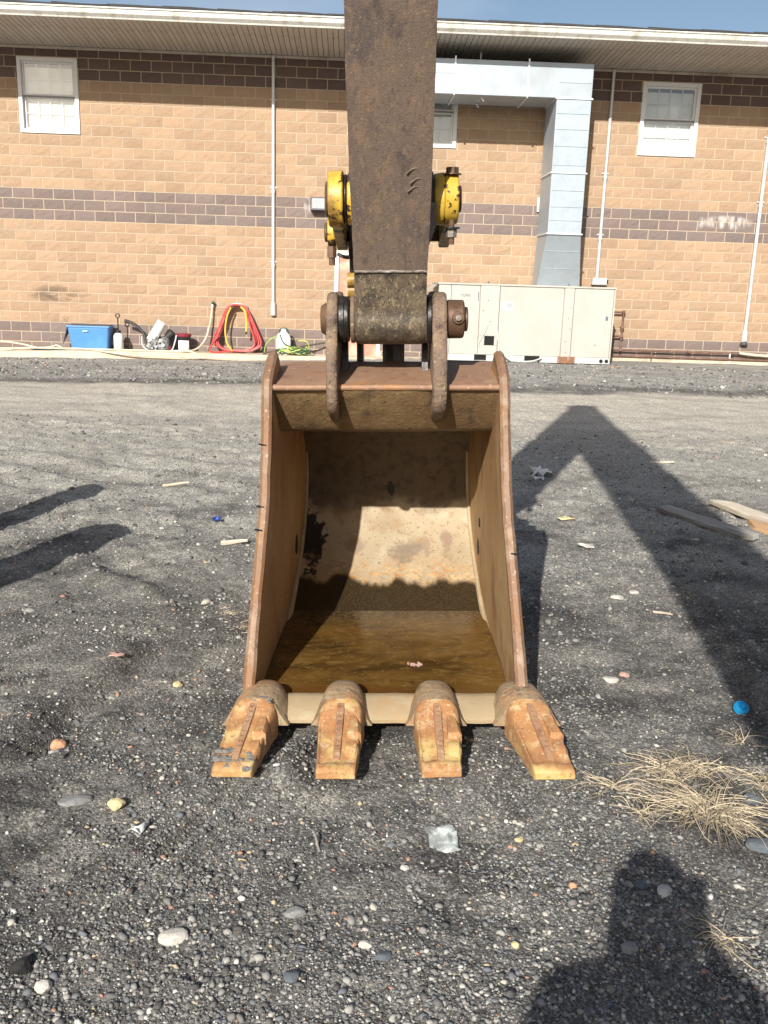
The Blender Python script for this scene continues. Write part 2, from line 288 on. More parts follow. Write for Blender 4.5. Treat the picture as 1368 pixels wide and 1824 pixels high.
# ground sheet
def ground_mat():
    m, nt, b = _new('black_gravel_dirt'); v = _vec(nt, 'POS'); X = _xyz(nt, v)
    def vor(scale, feat='F1'):
        n = nt.nodes.new('ShaderNodeTexVoronoi'); n.inputs['Scale'].default_value = scale; n.feature = feat
        nt.links.new(v, n.inputs['Vector']); return n
    col = _mix(nt, _mask(nt, v, 1.1, .38, .64), (.118, .113, .106), (.190, .181, .166))
    col = _mix(nt, _mask(nt, v, 5.5, .48, .68), col, (.085, .081, .076))
    col = _mix(nt, _math(nt, 'MULTIPLY', _mask(nt, v, 2.6, .50, .70), .7), col, (.30, .285, .25))
    damp = _math(nt, 'MULTIPLY', _mask(nt, v, 1.25, .50, .60, detail=8), _rng(nt, X[1], 5.5, 8.5, 1, .25))
    col = _mix(nt, _math(nt, 'MULTIPLY', damp, .8), col, (.058, .056, .054))
    # trampled pale dust: a track along the building, thinning towards the viewer
    nz = nt.nodes.new('ShaderNodeTexNoise'); nz.inputs['Scale'].default_value = .55; nz.inputs['Detail'].default_value = 7
    mp = nt.nodes.new('ShaderNodeMapping'); mp.inputs['Scale'].default_value = (.35, 1, 1); nt.links.new(v, mp.inputs['Vector']); nt.links.new(mp.outputs['Vector'], nz.inputs['Vector'])
    yy = _math(nt, 'ADD', _math(nt, 'SUBTRACT', X[1], _math(nt, 'MULTIPLY', X[0], .055)), _math(nt, 'MULTIPLY', _math(nt, 'SUBTRACT', nz.outputs['Fac'], .5), 2.2))
    track = _math(nt, 'MULTIPLY', _rng(nt, yy, 5.8, 10.8), _rng(nt, yy, 13.7, 14.2, 1, 0))
    dust = _mix(nt, _mask(nt, v, 3, .4, .7, stretch=(.3, 1, 1)), (.47, .435, .375), (.34, .32, .28))
    col = _mix(nt, _math(nt, 'MULTIPLY', track, .92), col, dust)
    mid = _math(nt, 'MULTIPLY', _rng(nt, yy, 3.6, 6.5), _rng(nt, yy, 9.5, 12, 1, 0))
    col = _mix(nt, _math(nt, 'MULTIPLY', mid, _mask(nt, v, 1.7, .34, .60)), col, (.30, .288, .258))
    far = _math(nt, 'MULTIPLY', _rng(nt, yy, 14.5, 15.0), .95)
    col = _mix(nt, far, col, _mix(nt, _mask(nt, v, 2.0, .42, .66, stretch=(.4, 1, 1)), (.25, .245, .235), (.34, .33, .305)))
    # grains too small or too far to model
    v1 = vor(150); v2 = vor(60); v3 = vor(28)
    sx = nt.nodes.new('ShaderNodeSeparateColor'); nt.links.new(v1.outputs['Color'], sx.inputs[0])
    gcol = nt.nodes.new('ShaderNodeValToRGB'); e = gcol.color_ramp.elements; e[0].position = 0; e[0].color = (.45, .45, .45, 1); e[1].position = 1; e[1].color = (1.9, 1.88, 1.82, 1)
    em = e.new(.55); em.color = (.92, .92, .92, 1)
    nt.links.new(sx.outputs[0], gcol.inputs[0]); col = _mix(nt, .9, col, gcol.outputs[0], 'MULTIPLY')
    s2 = nt.nodes.new('ShaderNodeSeparateColor'); nt.links.new(v2.outputs['Color'], s2.inputs[0])
    near = _rng(nt, v2.outputs['Distance'], .18, .36, 1, 0)
    col = _mix(nt, _math(nt, 'MULTIPLY', _rng(nt, s2.outputs[0], .91, .94), near), col, (.30, .29, .265))
    s3 = nt.nodes.new('ShaderNodeSeparateColor'); nt.links.new(v3.outputs['Color'], s3.inputs[0])
    near3 = _rng(nt, v3.outputs['Distance'], .12, .3, 1, 0)
    col = _mix(nt, _math(nt, 'MULTIPLY', _math(nt, 'MULTIPLY', _rng(nt, s3.outputs[0], .94, .96), near3), _rng(nt, X[1], 4, 7)), col, (.33, .32, .29))
    nt.links.new(col, b.inputs['Base Color']); b.inputs['Roughness'].default_value = .95; b.inputs['Specular IOR Level'].default_value = .15
    n1 = nt.nodes.new('ShaderNodeTexNoise'); n1.inputs['Scale'].default_value = 38; n1.inputs['Detail'].default_value = 9; n1.inputs['Roughness'].default_value = .72
    nt.links.new(v, n1.inputs['Vector'])
    hh = _math(nt, 'ADD', _math(nt, 'MULTIPLY', n1.outputs['Fac'], 1.0), _math(nt, 'MULTIPLY', v1.outputs['Distance'], -.35))
    _bump(nt, b, v, 1, .55, .014, h=hh)
    return m
MAT['ground'] = ground_mat()

# ------------------------------------------------------------------ mesh helpers
W = {}                                                      # world matrices of roots and their parts
class MB:
    def __init__(s, F=ID): s.v = []; s.f = []; s.F = F
    def add(s, vs, fs):
        o = len(s.v); s.v += [tuple(s.F @ Vector(p)) for p in vs]; s.f += [tuple(i + o for i in f) for f in fs]; return s
    def box(s, x0, x1, y0, y1, z0, z1):
        return s.add([(x, y, z) for z in (z0, z1) for y in (y0, y1) for x in (x0, x1)], [(0, 2, 3, 1), (4, 5, 7, 6), (0, 1, 5, 4), (2, 6, 7, 3), (0, 4, 6, 2), (1, 3, 7, 5)])
    def obox(s, M, hx, hy, hz):
        return s.add([tuple(M @ Vector((x, y, z))) for z in (-hz, hz) for y in (-hy, hy) for x in (-hx, hx)], [(0, 2, 3, 1), (4, 5, 7, 6), (0, 1, 5, 4), (2, 6, 7, 3), (0, 4, 6, 2), (1, 3, 7, 5)])
    def loft(s, rings, cap=True, closed=True):
        n = len(rings[0]); vs = [p for r in rings for p in r]; fs = []
        for i in range(len(rings) - 1):
            for j in range(n if closed else n - 1):
                k = (j + 1) % n; fs.append((i * n + j, i * n + k, (i + 1) * n + k, (i + 1) * n + j))
        if cap:
            fs.append(tuple(range(n))[::-1]); fs.append(tuple((len(rings) - 1) * n + j for j in range(n)))
        return s.add(vs, fs)
    def prism(s, prof, x0, x1):                              # (y,z) outline swept along x
        return s.loft([[(x0, y, z) for y, z in prof], [(x1, y, z) for y, z in prof]])
    def cyl(s, a, b, ra, rb=None, n=20, cap=True):
        a, b = Vector(a), Vector(b); rb = ra if rb is None else rb; d = (b - a).normalized()
        u = d.orthogonal().normalized(); w = d.cross(u); rings = []
        for p, r in ((a, ra), (b, rb)): rings.append([tuple(p + r * (math.cos(t) * u + math.sin(t) * w)) for t in [2 * math.pi * i / n for i in range(n)]])
        return s.loft(rings, cap)
    def lathe(s, c, prof, n=20, axis='Z'):                   # prof: (radius, height)
        rings = []
        for r, h in prof:
            ring = []
            for i in range(n):
                t = 2 * math.pi * i / n; p = (r * math.cos(t), r * math.sin(t), h)
                if axis == 'X': p = (h, p[0], p[1])
                ring.append((c[0] + p[0], c[1] + p[1], c[2] + p[2]))
            rings.append(ring)
        return s.loft(rings)
    def tube(s, pts, r, n=7):
        pts = [Vector(p) for p in pts]; rings = []; u = None
        for i, p in enumerate(pts):
            d = (pts[min(i + 1, len(pts) - 1)] - pts[max(i - 1, 0)]).normalized()
            u = d.orthogonal().normalized() if u is None else (u - d * u.dot(d)).normalized()
            w = d.cross(u); rr = r(i / (len(pts) - 1)) if callable(r) else r
            rings.append([tuple(p + rr * (math.cos(t) * u + math.sin(t) * w)) for t in [2 * math.pi * k / n for k in range(n)]])
        return s.loft(rings)
    def build(s, name, material, parent=None, loc=None, smooth=False, bevel=0, kind=None, seg=2):
        if parent is not None: inv = W[parent.name].inverted()
        else: inv = Matrix.Translation(-Vector(loc)) if loc is not None else ID
        me = bpy.data.meshes.new(name); me.from_pydata([tuple(inv @ Vector(p)) for p in s.v], [], s.f)
        bm = bmesh.new(); bm.from_mesh(me); bmesh.ops.recalc_face_normals(bm, faces=bm.faces); bm.to_mesh(me); bm.free()
        me.materials.append(MAT[material] if isinstance(material, str) else material)
        o = bpy.data.objects.new(name, me); COL.objects.link(o)
        if parent is not None: o.parent = parent; W[o.name] = W[parent.name]
        else:
            o.location = loc if loc is not None else (0, 0, 0); W[o.name] = Matrix.Translation(o.location)
        if smooth: me.polygons.foreach_set('use_smooth', [True] * len(me.polygons))
        if bevel:
            bv = o.modifiers.new('bevel', 'BEVEL'); bv.width = bevel; bv.segments = seg; bv.limit_method = 'ANGLE'; bv.angle_limit = R(38)
        if smooth:
            try: me.set_sharp_from_angle(angle=R(40))
            except Exception: pass
        if kind: o['kind'] = kind
        return o
def root(name, M, label, cat, group=None):
    o = bpy.data.objects.new(name, None); o.empty_display_size = .2; COL.objects.link(o); o.matrix_world = M; W[o.name] = M.copy()
    o['label'] = label; o['category'] = cat
    if group: o['group'] = group
    return o
def tag(o, label, cat, group=None):
    o['label'] = label; o['category'] = cat
    if group: o['group'] = group
    return o
def wroot(name, s, off, z, label, cat, group=None):
    return root(name, WF @ Matrix.Translation((s, -off, z)), label, cat, group)
def smooth_path(pts, n=8):
    P = [Vector(p) for p in pts]; out = []
    for i in range(len(P) - 1):
        a, b, c, d = P[max(i - 1, 0)], P[i], P[i + 1], P[min(i + 2, len(P) - 1)]
        for k in range(n):
            t = k / n; out.append(.5 * ((2 * b) + (c - a) * t + (2 * a - 5 * b + 4 * c - d) * t * t + (3 * b - a - 3 * c + d) * t ** 3))
    out.append(P[-1]); return out

# ------------------------------------------------------------------ ground
def vnoise(x, y, seed=0):
    xi = np.floor(x).astype(np.int64); yi = np.floor(y).astype(np.int64); xf = x - xi; yf = y - yi
    def hsh(a, b):
        n = (a * 374761393 + b * 668265263 + seed * 974711) & 0x7fffffff
        n = ((n ^ (n >> 13)) * 1274126177) & 0x7fffffff
        return ((n ^ (n >> 16)) & 0xffff) / 65535.0
    u = xf * xf * (3 - 2 * xf); w = yf * yf * (3 - 2 * yf)
    return (hsh(xi, yi) * (1 - u) + hsh(xi + 1, yi) * u) * (1 - w) + (hsh(xi, yi + 1) * (1 - u) + hsh(xi + 1, yi + 1) * u) * w - .5
def sstep(a, b, x):
    t = np.clip((x - a) / (b - a), 0, 1); return t * t * (3 - 2 * t)
def gz(x, y):
    x = np.asarray(x, float); y = np.asarray(y, float)
    near = 1 - sstep(20, 60, np.hypot(x, y - 6))
    z = .05 * vnoise(x * .35, y * .35, 1) + .035 * vnoise(x * 1.1, y * 1.1, 2) + .026 * vnoise(x * 3.3, y * 3.3, 3) + (.016 + .012 * sstep(4, 6, y)) * vnoise(x * 9, y * 9, 4) + (.010 + .008 * sstep(4, 6, y)) * vnoise(x * 24, y * 24, 5) + .005 * vnoise(x * 60, y * 60, 6)
    # old tyre marks crossing the left half
    t = (y - 7.6) - .22 * (x + 2); rut = np.exp(-(t / .9) ** 2) * sstep(-.2, -1.0, x)
    z = z + rut * .022 * np.sin((x * .75 + y * 1.9) * 6.0 + 4 * vnoise(x * 1.3, y * 1.3, 9))
    z = z + .03 * np.exp(-(((x + 1.35) / .35) ** 2 + ((y - 3.3) / .6) ** 2))
    # dirt pushed up between the two left teeth
    z = z + .055 * np.exp(-(((x + .30 - .25 * (y - 2.75)) / .055) ** 2 + ((y - 2.78) / .17) ** 2)) - .02 * np.exp(-(((x + .2) / .05) ** 2 + ((y - 2.8) / .1) ** 2))
    def ridge(x0, y0, x1, y1, w, hgt):
        dx, dy = x1 - x0, y1 - y0; L = math.hypot(dx, dy); t = ((x - x0) * dx + (y - y0) * dy) / L; d = ((x - x0) * dy - (y - y0) * dx) / L + .03 * vnoise(x * 4, y * 4, 31)
        m_ = sstep(-.15, .1, t) * sstep(L + .15, L - .1, t); return hgt * m_ * (np.exp(-(d / w) ** 2) - .8 * np.exp(-((d - w * 1.7) / w) ** 2))
    z = z + ridge(-1.30, 2.75, -1.08, 3.75, .07, .045) + ridge(-.40, 2.62, -.55, 2.25, .04, .038) + ridge(-.98, 3.2, -1.25, 2.4, .09, .02) + ridge(1.55, 2.9, 1.75, 4.9, .08, .03) + ridge(-1.0, 4.2, -1.9, 5.2, .1, .03)
    inb = sstep(.75, .5, np.abs(x - .03)) * sstep(2.9, 3.1, y) * sstep(4.9, 4.7, y)
    z = z * (1 - inb) - .02 * inb
    # bank against the building
    zw = np.interp(x, [-12, -7, -3, -.5, 2, 9, 14], [-.14, -.11, -.06, .03, .12, .10, .10])
    wl = y - x * .0427
    k = sstep(11.5, 17.6, wl); z = z * near * (1 - .45 * k) + zw * k + .02 * sstep(14.0, 14.8, wl) * sstep(15.6, 14.8, wl)
    return z
def axis_vals(parts):
    out = []
    for a, b, n in parts: out += list(np.linspace(a, b, n, endpoint=False))
    out.append(parts[-1][1]); return np.array(out)
gx = axis_vals([(-600, -60, 6), (-60, -12, 12), (-12, -4, 50), (-4, -1.6, 70), (-1.6, 1.8, 230), (1.8, 4, 70), (4, 12, 50), (12, 60, 12), (60, 600, 6)])
gy = axis_vals([(-600, -40, 6), (-40, 0, 20), (0, 1.5, 20), (1.5, 3.4, 170), (3.4, 6, 130), (6, 10, 110), (10, 20, 110), (20, 60, 14), (60, 900, 8)])
GX, GY = np.meshgrid(gx, gy); GZ = gz(GX, GY)
nxg, nyg = len(gx), len(gy)
me = bpy.data.meshes.new('ground'); me.vertices.add(nxg * nyg)
me.vertices.foreach_set('co', np.stack([GX, GY, GZ], -1).astype(np.float32).ravel())
ii = np.arange(nxg * nyg).reshape(nyg, nxg)
q = np.stack([ii[:-1, :-1], ii[:-1, 1:], ii[1:, 1:], ii[1:, :-1]], -1).reshape(-1, 4)
me.loops.add(q.size); me.loops.foreach_set('vertex_index', q.astype(np.int32).ravel()); me.polygons.add(len(q))
me.polygons.foreach_set('loop_start', np.arange(0, q.size, 4, dtype=np.int32)); me.polygons.foreach_set('loop_total', np.full(len(q), 4, np.int32))
me.update(); me.validate(); me.materials.append(MAT['ground']); me.polygons.foreach_set('use_smooth', np.ones(len(q), bool))
go = bpy.data.objects.new('ground', me); COL.objects.link(go); go['kind'] = 'structure'

# loose gravel, tens of thousands of stones
phi = (1 + 5 ** .5) / 2
ICO = np.array([(-1, phi, 0), (1, phi, 0), (-1, -phi, 0), (1, -phi, 0), (0, -1, phi), (0, 1, phi), (0, -1, -phi), (0, 1, -phi), (phi, 0, -1), (phi, 0, 1), (-phi, 0, -1), (-phi, 0, 1)]) / math.hypot(1, phi)
ICF = np.array([(0, 11, 5), (0, 5, 1), (0, 1, 7), (0, 7, 10), (0, 10, 11), (1, 5, 9), (5, 11, 4), (11, 10, 2), (10, 7, 6), (7, 1, 8), (3, 9, 4), (3, 4, 2), (3, 2, 6), (3, 6, 8), (3, 8, 9), (4, 9, 5), (2, 4, 11), (6, 2, 10), (8, 6, 7), (9, 8, 1)])
def stones(name, px, py, rad):
    n = len(px); V = ICO[None] * (1 + rng.uniform(-.34, .30, (n, 12, 1)))
    sc = np.stack([rng.uniform(.75, 1.35, n), rng.uniform(.6, 1.0, n), rng.uniform(.40, .75, n)], -1) * rad[:, None]
    V = V * sc[:, None]; a = rng.uniform(0, 2 * np.pi, n); t = rng.normal(0, .3, n)
    y2 = V[..., 1] * np.cos(t)[:, None] - V[..., 2] * np.sin(t)[:, None]; z2 = V[..., 1] * np.sin(t)[:, None] + V[..., 2] * np.cos(t)[:, None]
    x3 = V[..., 0] * np.cos(a)[:, None] - y2 * np.sin(a)[:, None]; y3 = V[..., 0] * np.sin(a)[:, None] + y2 * np.cos(a)[:, None]
    z0 = gz(px, py) + rad * rng.uniform(-.10, .38, n)
    P = np.stack([x3 + px[:, None], y3 + py[:, None], z2 + z0[:, None]], -1).reshape(-1, 3)
    F = (ICF[None] + (np.arange(n) * 12)[:, None, None]).reshape(-1, 3)
    me = bpy.data.meshes.new(name); me.vertices.add(len(P)); me.vertices.foreach_set('co', P.astype(np.float32).ravel())
    me.loops.add(F.size); me.loops.foreach_set('vertex_index', F.astype(np.int32).ravel()); me.polygons.add(len(F))
    me.polygons.foreach_set('loop_start', np.arange(0, F.size, 3, dtype=np.int32)); me.polygons.foreach_set('loop_total', np.full(len(F), 3, np.int32))
    me.update(); me.validate(); me.materials.append(MAT['gravel'])
    o = bpy.data.objects.new(name, me); COL.objects.link(o); o['kind'] = 'stuff'; return o
N = 190000
u = rng.uniform(0, 1, N); y0_, y1_ = 1.5, 11.0
gyv = 1 / (1 / y0_ + u * (1 / y1_ - 1 / y0_)); gxv = rng.uniform(-.56, .62, N) * (gyv + .3)
dens = .10 + .75 * sstep(-.22, .28, vnoise(gxv * 1.7, gyv * 1.7, 21) + .5 * vnoise(gxv * 5, gyv * 5, 22)) + .40 * sstep(2.4, 1.8, gyv) + .10 * sstep(0, 1, gxv)
keep = rng.uniform(0, 1, N) < np.clip(dens, 0, 1) * np.where(gyv > 4, .65, 1)
keep &= ~((np.abs(gxv - .03) < .5) & (gyv > 3.1) & (gyv < 4.6))
gxv, gyv = gxv[keep][:92000], gyv[keep][:92000]
rad = np.clip(np.exp(rng.normal(math.log(.0028), .52, len(gxv))), .0014, .0125) * (1 + .16 * np.clip(gyv - 2, 0, 6)) * np.where(gyv < 2.3, 1.12, 1.0)
cy2 = rng.uniform(4.0, 10.5, 5200); cx2 = rng.uniform(-.56, .62, 5200) * (cy2 + .3); cr2 = np.clip(np.exp(rng.normal(math.log(.0085), .45, 5200)), .004, .026)
cy3 = rng.uniform(14.2, 18.6, 5200); cx3 = rng.uniform(-.50, .56, 5200) * cy3; cr3 = np.clip(np.exp(rng.normal(math.log(.017), .4, 5200)), .008, .05)
kk = ~((np.abs(cx2 - .03) < .55) & (cy2 < 4.7)); cx2, cy2, cr2 = cx2[kk], cy2[kk], cr2[kk]
gxv = np.concatenate([gxv, cx2, cx3]); gyv = np.concatenate([gyv, cy2, cy3]); rad = np.concatenate([rad, cr2, cr3])
tag(stones('gravel', gxv, gyv, rad), 'loose dark grey gravel strewn over the whole yard', 'gravel')

# ------------------------------------------------------------------ building
BH = .2032; BW = .4064; ZC0 = .569; XJ = -7.685
WZ0, WZ1 = 4.245, 5.635
WINS = [(-7.44, -6.27), (.05, 1.225), (4.93, 6.12)]
HOLES = [(a, b, WZ0, WZ1) for a, b in WINS] + [(-1.18, -.20, -.1, 2.18)]
bld = root('building', WF, 'two storey tan and purple split-face block building behind the yard', 'building')
# mortar wall with openings
wb_ = MB(WF); S0, S1, ZB, ZT = -12.0, 13.0, -.3, 6.05
xs = sorted({S0, S1, *[h[0] for h in HOLES], *[h[1] for h in HOLES]}); zs = sorted({ZB, ZT, *[h[2] for h in HOLES], *[h[3] for h in HOLES]})
for i in range(len(xs) - 1):
    for j in range(len(zs) - 1):
        cx, cz = (xs[i] + xs[i + 1]) / 2, (zs[j] + zs[j + 1]) / 2
        if any(h[0] < cx < h[1] and h[2] < cz < h[3] for h in HOLES): continue
        wb_.box(xs[i], xs[i + 1], 0, .25, zs[j], zs[j + 1])
wall = wb_.build('wall', 'mortar', bld)
def block_geo(w, h, seed, nx=5, nz=4):
    rr = random.Random(seed); vs = []; fs = []
    for j in range(nz):
        for i in range(nx):
            e = i in (0, nx - 1) or j in (0, nz - 1)
            vs.append((-w / 2 + w * i / (nx - 1) + (0 if e else rr.uniform(-.02, .02)), -.005 - (0 if e else rr.uniform(.0, .010)), h * j / (nz - 1) + (0 if e else rr.uniform(-.012, .012))))
    for j in range(nz - 1):
        for i in range(nx - 1):
            a = j * nx + i; fs.append((a, a + 1, a + nx + 1, a + nx))
    ring = list(range(nx)) + [j * nx + nx - 1 for j in range(1, nz)] + [(nz - 1) * nx + i for i in range(nx - 2, -1, -1)] + [j * nx for j in range(nz - 2, 0, -1)]
    o = len(vs)
    for k in ring: vs.append((vs[k][0], .012, vs[k][2]))
    n = len(ring)
    for k in range(n): fs.append((ring[k], o + k, o + (k + 1) % n, ring[(k + 1) % n]))
    return vs, fs
def row_kind(v): return 'purple' if v < 0 or 10 <= v < 13 else ('tan' if v < 23 else 'dark')
MJ = .0165
full, part = [], []
for v in range(-3, 27):
    z0 = ZC0 + v * BH + MJ / 2; z1 = z0 + BH - MJ
    off = 0 if v % 2 == 0 else .5
    for uu in range(-8, 46):
        a = XJ + (uu + off) * BW + MJ / 2; b2 = a + BW - MJ
        if b2 < -9.4 or a > 9.6: continue
        iv = [(a, b2)]; zz1 = min(z1, 5.93); zz0 = z0
        for h in HOLES:
            if h[2] < zz1 - .03 and h[3] > zz0 + .03:
                nv = []
                for (p, q_) in iv:
                    if h[1] <= p or h[0] >= q_: nv.append((p, q_)); continue
                    if h[0] - p > .03: nv.append((p, h[0] - .004))
                    if q_ - h[1] > .03: nv.append((h[1] + .004, q_))
                iv = nv
        for (p, q_) in iv:
            rec = ((p + q_) / 2, q_ - p, zz0, zz1 - zz0, v)
            if zz1 - zz0 < .03: continue
            (full if abs((q_ - p) - (BW - MJ)) < 1e-6 and zz1 == z1 else part).append(rec)
def vis_rank(r):
    P = WF @ Vector((r[0], 0, r[2])); d = (P - Vector((0, 0, CAM_H)))
    cx = 684 + FPX * d.dot(rgt) / d.dot(fwd); cy = 912 - FPX * d.dot(upv) / d.dot(fwd)
    hid = (590 < cx < 785) or (770 < cx < 1100 and cy > 500) or cy < 85 or not (12 < cx < 1356) or (960 < cx < 1045 and cy > 110) or cy > 615
    return (1 if hid else 0, d.length)
full.sort(key=vis_rank)
meshes = []
for k in range(12):
    vs, fs = block_geo(BW - MJ, BH - MJ, k)
    for kind in ('tan', 'purple', 'dark'):
        me = bpy.data.meshes.new('block'); me.from_pydata(vs, [], fs); me.materials.append(MAT['block_' + kind]); meshes.append((kind, me))
for r_ in full[:300]:
    kind = row_kind(r_[4]); me = random.choice([m_ for kk, m_ in meshes if kk == kind])
    o = bpy.data.objects.new('block', me); COL.objects.link(o); o.parent = wall; o.location = (r_[0], 0, r_[2])
for kind in ('tan', 'purple', 'dark'):
    mb = MB(WF)
    for i, r_ in enumerate(full[300:] + part):
        if row_kind(r_[4]) != kind: continue
        vs, fs = block_geo(r_[1], r_[3], i)
        mb.add([(x + r_[0], y, z + r_[2]) for x, y, z in vs], fs)
    mb.build({'tan': 'tan_blocks', 'purple': 'purple_blocks', 'dark': 'dark_blocks'}[kind], 'blocks_' + kind, wall, kind='stuff')

def window(s0, s1):
    z0, z1 = WZ0, WZ1; f = MB(WF)
    for a, b, c, d in ((s0, s0 + .075, z0, z1), (s1 - .075, s1, z0, z1), (s0 + .075, s1 - .075, z0, z0 + .07), (s0 + .075, s1 - .075, z1 - .075, z1)):
        f.box(a, b, -.035, .12, c, d)
    w = f.build('window', 'trim', bld, bevel=.006)
    i0, i1 = s0 + .075, s1 - .075; zm = (z0 + z1) / 2 - .01
    for (a, b, yy) in ((zm, z1 - .075, .02), (z0 + .07, zm, .05)):
        sh = MB(WF); t = .042
        sh.box(i0, i0 + t, yy, yy + .035, a, b).box(i1 - t, i1, yy, yy + .035, a, b).box(i0 + t, i1 - t, yy, yy + .035, a, a + t).box(i0 + t, i1 - t, yy, yy + .035, b - t, b)
        sh.build('sash', 'trim', w, bevel=.004)
        gi0, gi1, ga, gb = i0 + t, i1 - t, a + t, b - t
        mu = MB(WF)
        for k in (1, 2, 3): xx = gi0 + (gi1 - gi0) * k / 4; mu.box(xx - .009, xx + .009, yy + .022, yy + .032, ga, gb)
        mu.build('muntin_grid', 'trim', w)
        mz = MB(WF); zz = (ga + gb) / 2; mz.box(gi0, gi1, yy + .0215, yy + .0325, zz - .009, zz + .009); mz.build('muntin_bar', 'trim', w)
        for k in range(4):
            for j in range(2):
                x0 = gi0 + (gi1 - gi0) * k / 4; zz0 = ga + (gb - ga) * j / 2
                MB(WF).add([(x0, yy + .014, zz0), (x0 + (gi1 - gi0) / 4, yy + .014, zz0), (x0 + (gi1 - gi0) / 4, yy + .014, zz0 + (gb - ga) / 2), (x0, yy + .014, zz0 + (gb - ga) / 2)], [(0, 1, 2, 3)]).build('pane', 'glass', w)
    MB(WF).box(i0, i1, .012, .06, zm - .014, zm + .012).build('meeting_rail', 'dark_trim', w)
    bl = MB(WF); n = 26
    for k in range(n):
        za = z0 + .09 + (z1 - z0 - .26) * k / n
        bl.add([(i0 + .02, .13, za), (i1 - .02, .13, za), (i1 - .02, .115, za + (z1 - z0 - .26) / n), (i0 + .02, .115, za + (z1 - z0 - .26) / n)], [(0, 1, 2, 3)])
    bl.build('blind', 'blind', w)
    MB(WF).box(i0 - .05, i1 + .05, .19, .24, z0 - .02, z1 + .02).build('room_backing', 'room', w)
for a, b in WINS: window(a, b)

# door left of the digger arm
d = MB(WF); d.box(-1.18, -1.10, -.03, .1, 0.02, 2.18).box(-.28, -.20, -.03, .1, 0.02, 2.18).box(-1.10, -.28, -.03, .1, 2.10, 2.18)
dr = d.build('door', 'trim', bld, bevel=.004)
MB(WF).box(-1.095, -.285, .02, .07, .03, 2.095).build('door_leaf', 'door', dr)
MB(WF).box(-1.0, -.38, .008, .022, 1.1, 1.95).build('door_panel', 'door', dr, bevel=.004)
MB(WF).cyl((-.36, .03, 1.02), (-.36, -.03, 1.02), .03).build('door_handle', 'galv_seam', dr)

# eaves: soffit boards, gutter, roof edge
OV = 1.80; ZSW = 5.84; ZSE = 5.93
sfb = MB(WF); sfb.box(-13, 14, -OV + .02, .0, 5.98, 6.05); sof = sfb.build('soffit', 'soffit', bld)
pw = .305; x = -10.2; proto = None
while x < 11.0:
    if proto is None:
        p = MB(WF)
        for a, b in ((0, .092), (.1035, .193), (.2045, .296)):
            p.add([(x + a, -OV + .03, ZSE), (x + b, -OV + .03, ZSE), (x + b, -.03, ZSW), (x + a, -.03, ZSW), (x + a, -OV + .03, ZSE + .02), (x + b, -OV + .03, ZSE + .02), (x + b, -.03, ZSW + .02), (x + a, -.03, ZSW + .02)], [(0, 1, 2, 3), (4, 7, 6, 5), (0, 4, 5, 1), (2, 6, 7, 3), (1, 5, 6, 2), (0, 3, 7, 4)])
        proto = p.build('soffit_panel', 'soffit', sof); x00 = x
    else:
        o = proto.copy(); COL.objects.link(o); o.parent = sof; o.location = (x - x00, 0, 0)
    x += pw
MB(WF).box(-13, 14, -.045, -.008, ZSW - .055, ZSW - .004).build('soffit_trim', 'soffit', bld, bevel=.008)
gp = [(-OV + .02, ZSE + .175), (-OV - .10, ZSE + .175), (-OV - .105, ZSE + .15), (-OV - .085, ZSE + .14), (-OV - .08, ZSE + .07), (-OV - .03, ZSE + .02), (-OV - .025, ZSE - .005), (-OV + .02, ZSE - .005)]
MB(WF).prism(gp, -13, 14).build('gutter', 'gutter', bld, bevel=.004)
roof = MB(WF).add([(-13, -OV - .06, ZSE + .19), (14, -OV - .06, ZSE + .19), (14, 9, ZSE + 1.9), (-13, 9, ZSE + 1.9), (-13, -OV - .06, ZSE + .177), (14, -OV - .06, ZSE + .177), (14, 9, ZSE + 1.88), (-13, 9, ZSE + 1.88)], [(0, 1, 2, 3), (4, 7, 6, 5), (0, 4, 5, 1), (1, 5, 6, 2), (2, 6, 7, 3), (0, 3, 7, 4)]).build('roof', 'shingle', bld)
x = -10.0; k = 0
while x < 10.5:
    L = .97; rr = random.Random(k); za = ZSE + .183 + rr.uniform(0, .006); tl = rr.uniform(.014, .03)
    sm = MB(WF); pts = []
    for zz, lift in ((0, 0), (1, 1)):
        for (xx, e) in ((x, rr.uniform(.018, .034)), (x + L * .5, tl), (x + L, rr.uniform(.006, .016))):
            pts.append((xx, -OV - .085 + rr.uniform(-.01, .008), za + (e + .012) * zz))
    for zz in (0, 1):
        for xx in (x, x + L * .5, x + L): pts.append((xx, -OV + .35, za + .062 + .012 * zz))
    sm.add(pts, [(0, 1, 4, 3), (1, 2, 5, 4), (3, 4, 10, 9), (4, 5, 11, 10), (0, 6, 7, 1), (1, 7, 8, 2), (0, 3, 9, 6), (2, 8, 11, 5), (6, 9, 10, 7), (7, 10, 11, 8)])
    sm.build('shingle', 'shingle', roof); x += L - .01; k += 1

# concrete strip along the foot of the wall
slab = MB(WF)
rings = []
for i, s in enumerate(np.linspace(-11, 1.0, 60)):
    e = mnoise.noise(Vector((s * 1.3, 0, 0))) * .02; t = .052 - .075 * float(sstep(-5.5, -9.0, np.array(s)))
    rings.append([(s, 0, -.4), (s, -.60 + e, -.4), (s, -.60 + e, t - .02), (s, -.575 + e, t), (s, 0, t + .006)])
slab.loft(rings).build('concrete_footing', 'concrete', None)
bpy.data.objects['concrete_footing']['kind'] = 'structure'
def slab_top(s): return .054 - .075 * float(sstep(-5.5, -9.0, np.array(s)))
# gravelled footing ledge on the right
MB(WF).box(4.2, 11, -.14, -.02, -.2, .20).build('foundation_ledge', 'concrete', None, bevel=.02)['kind'] = 'structure'

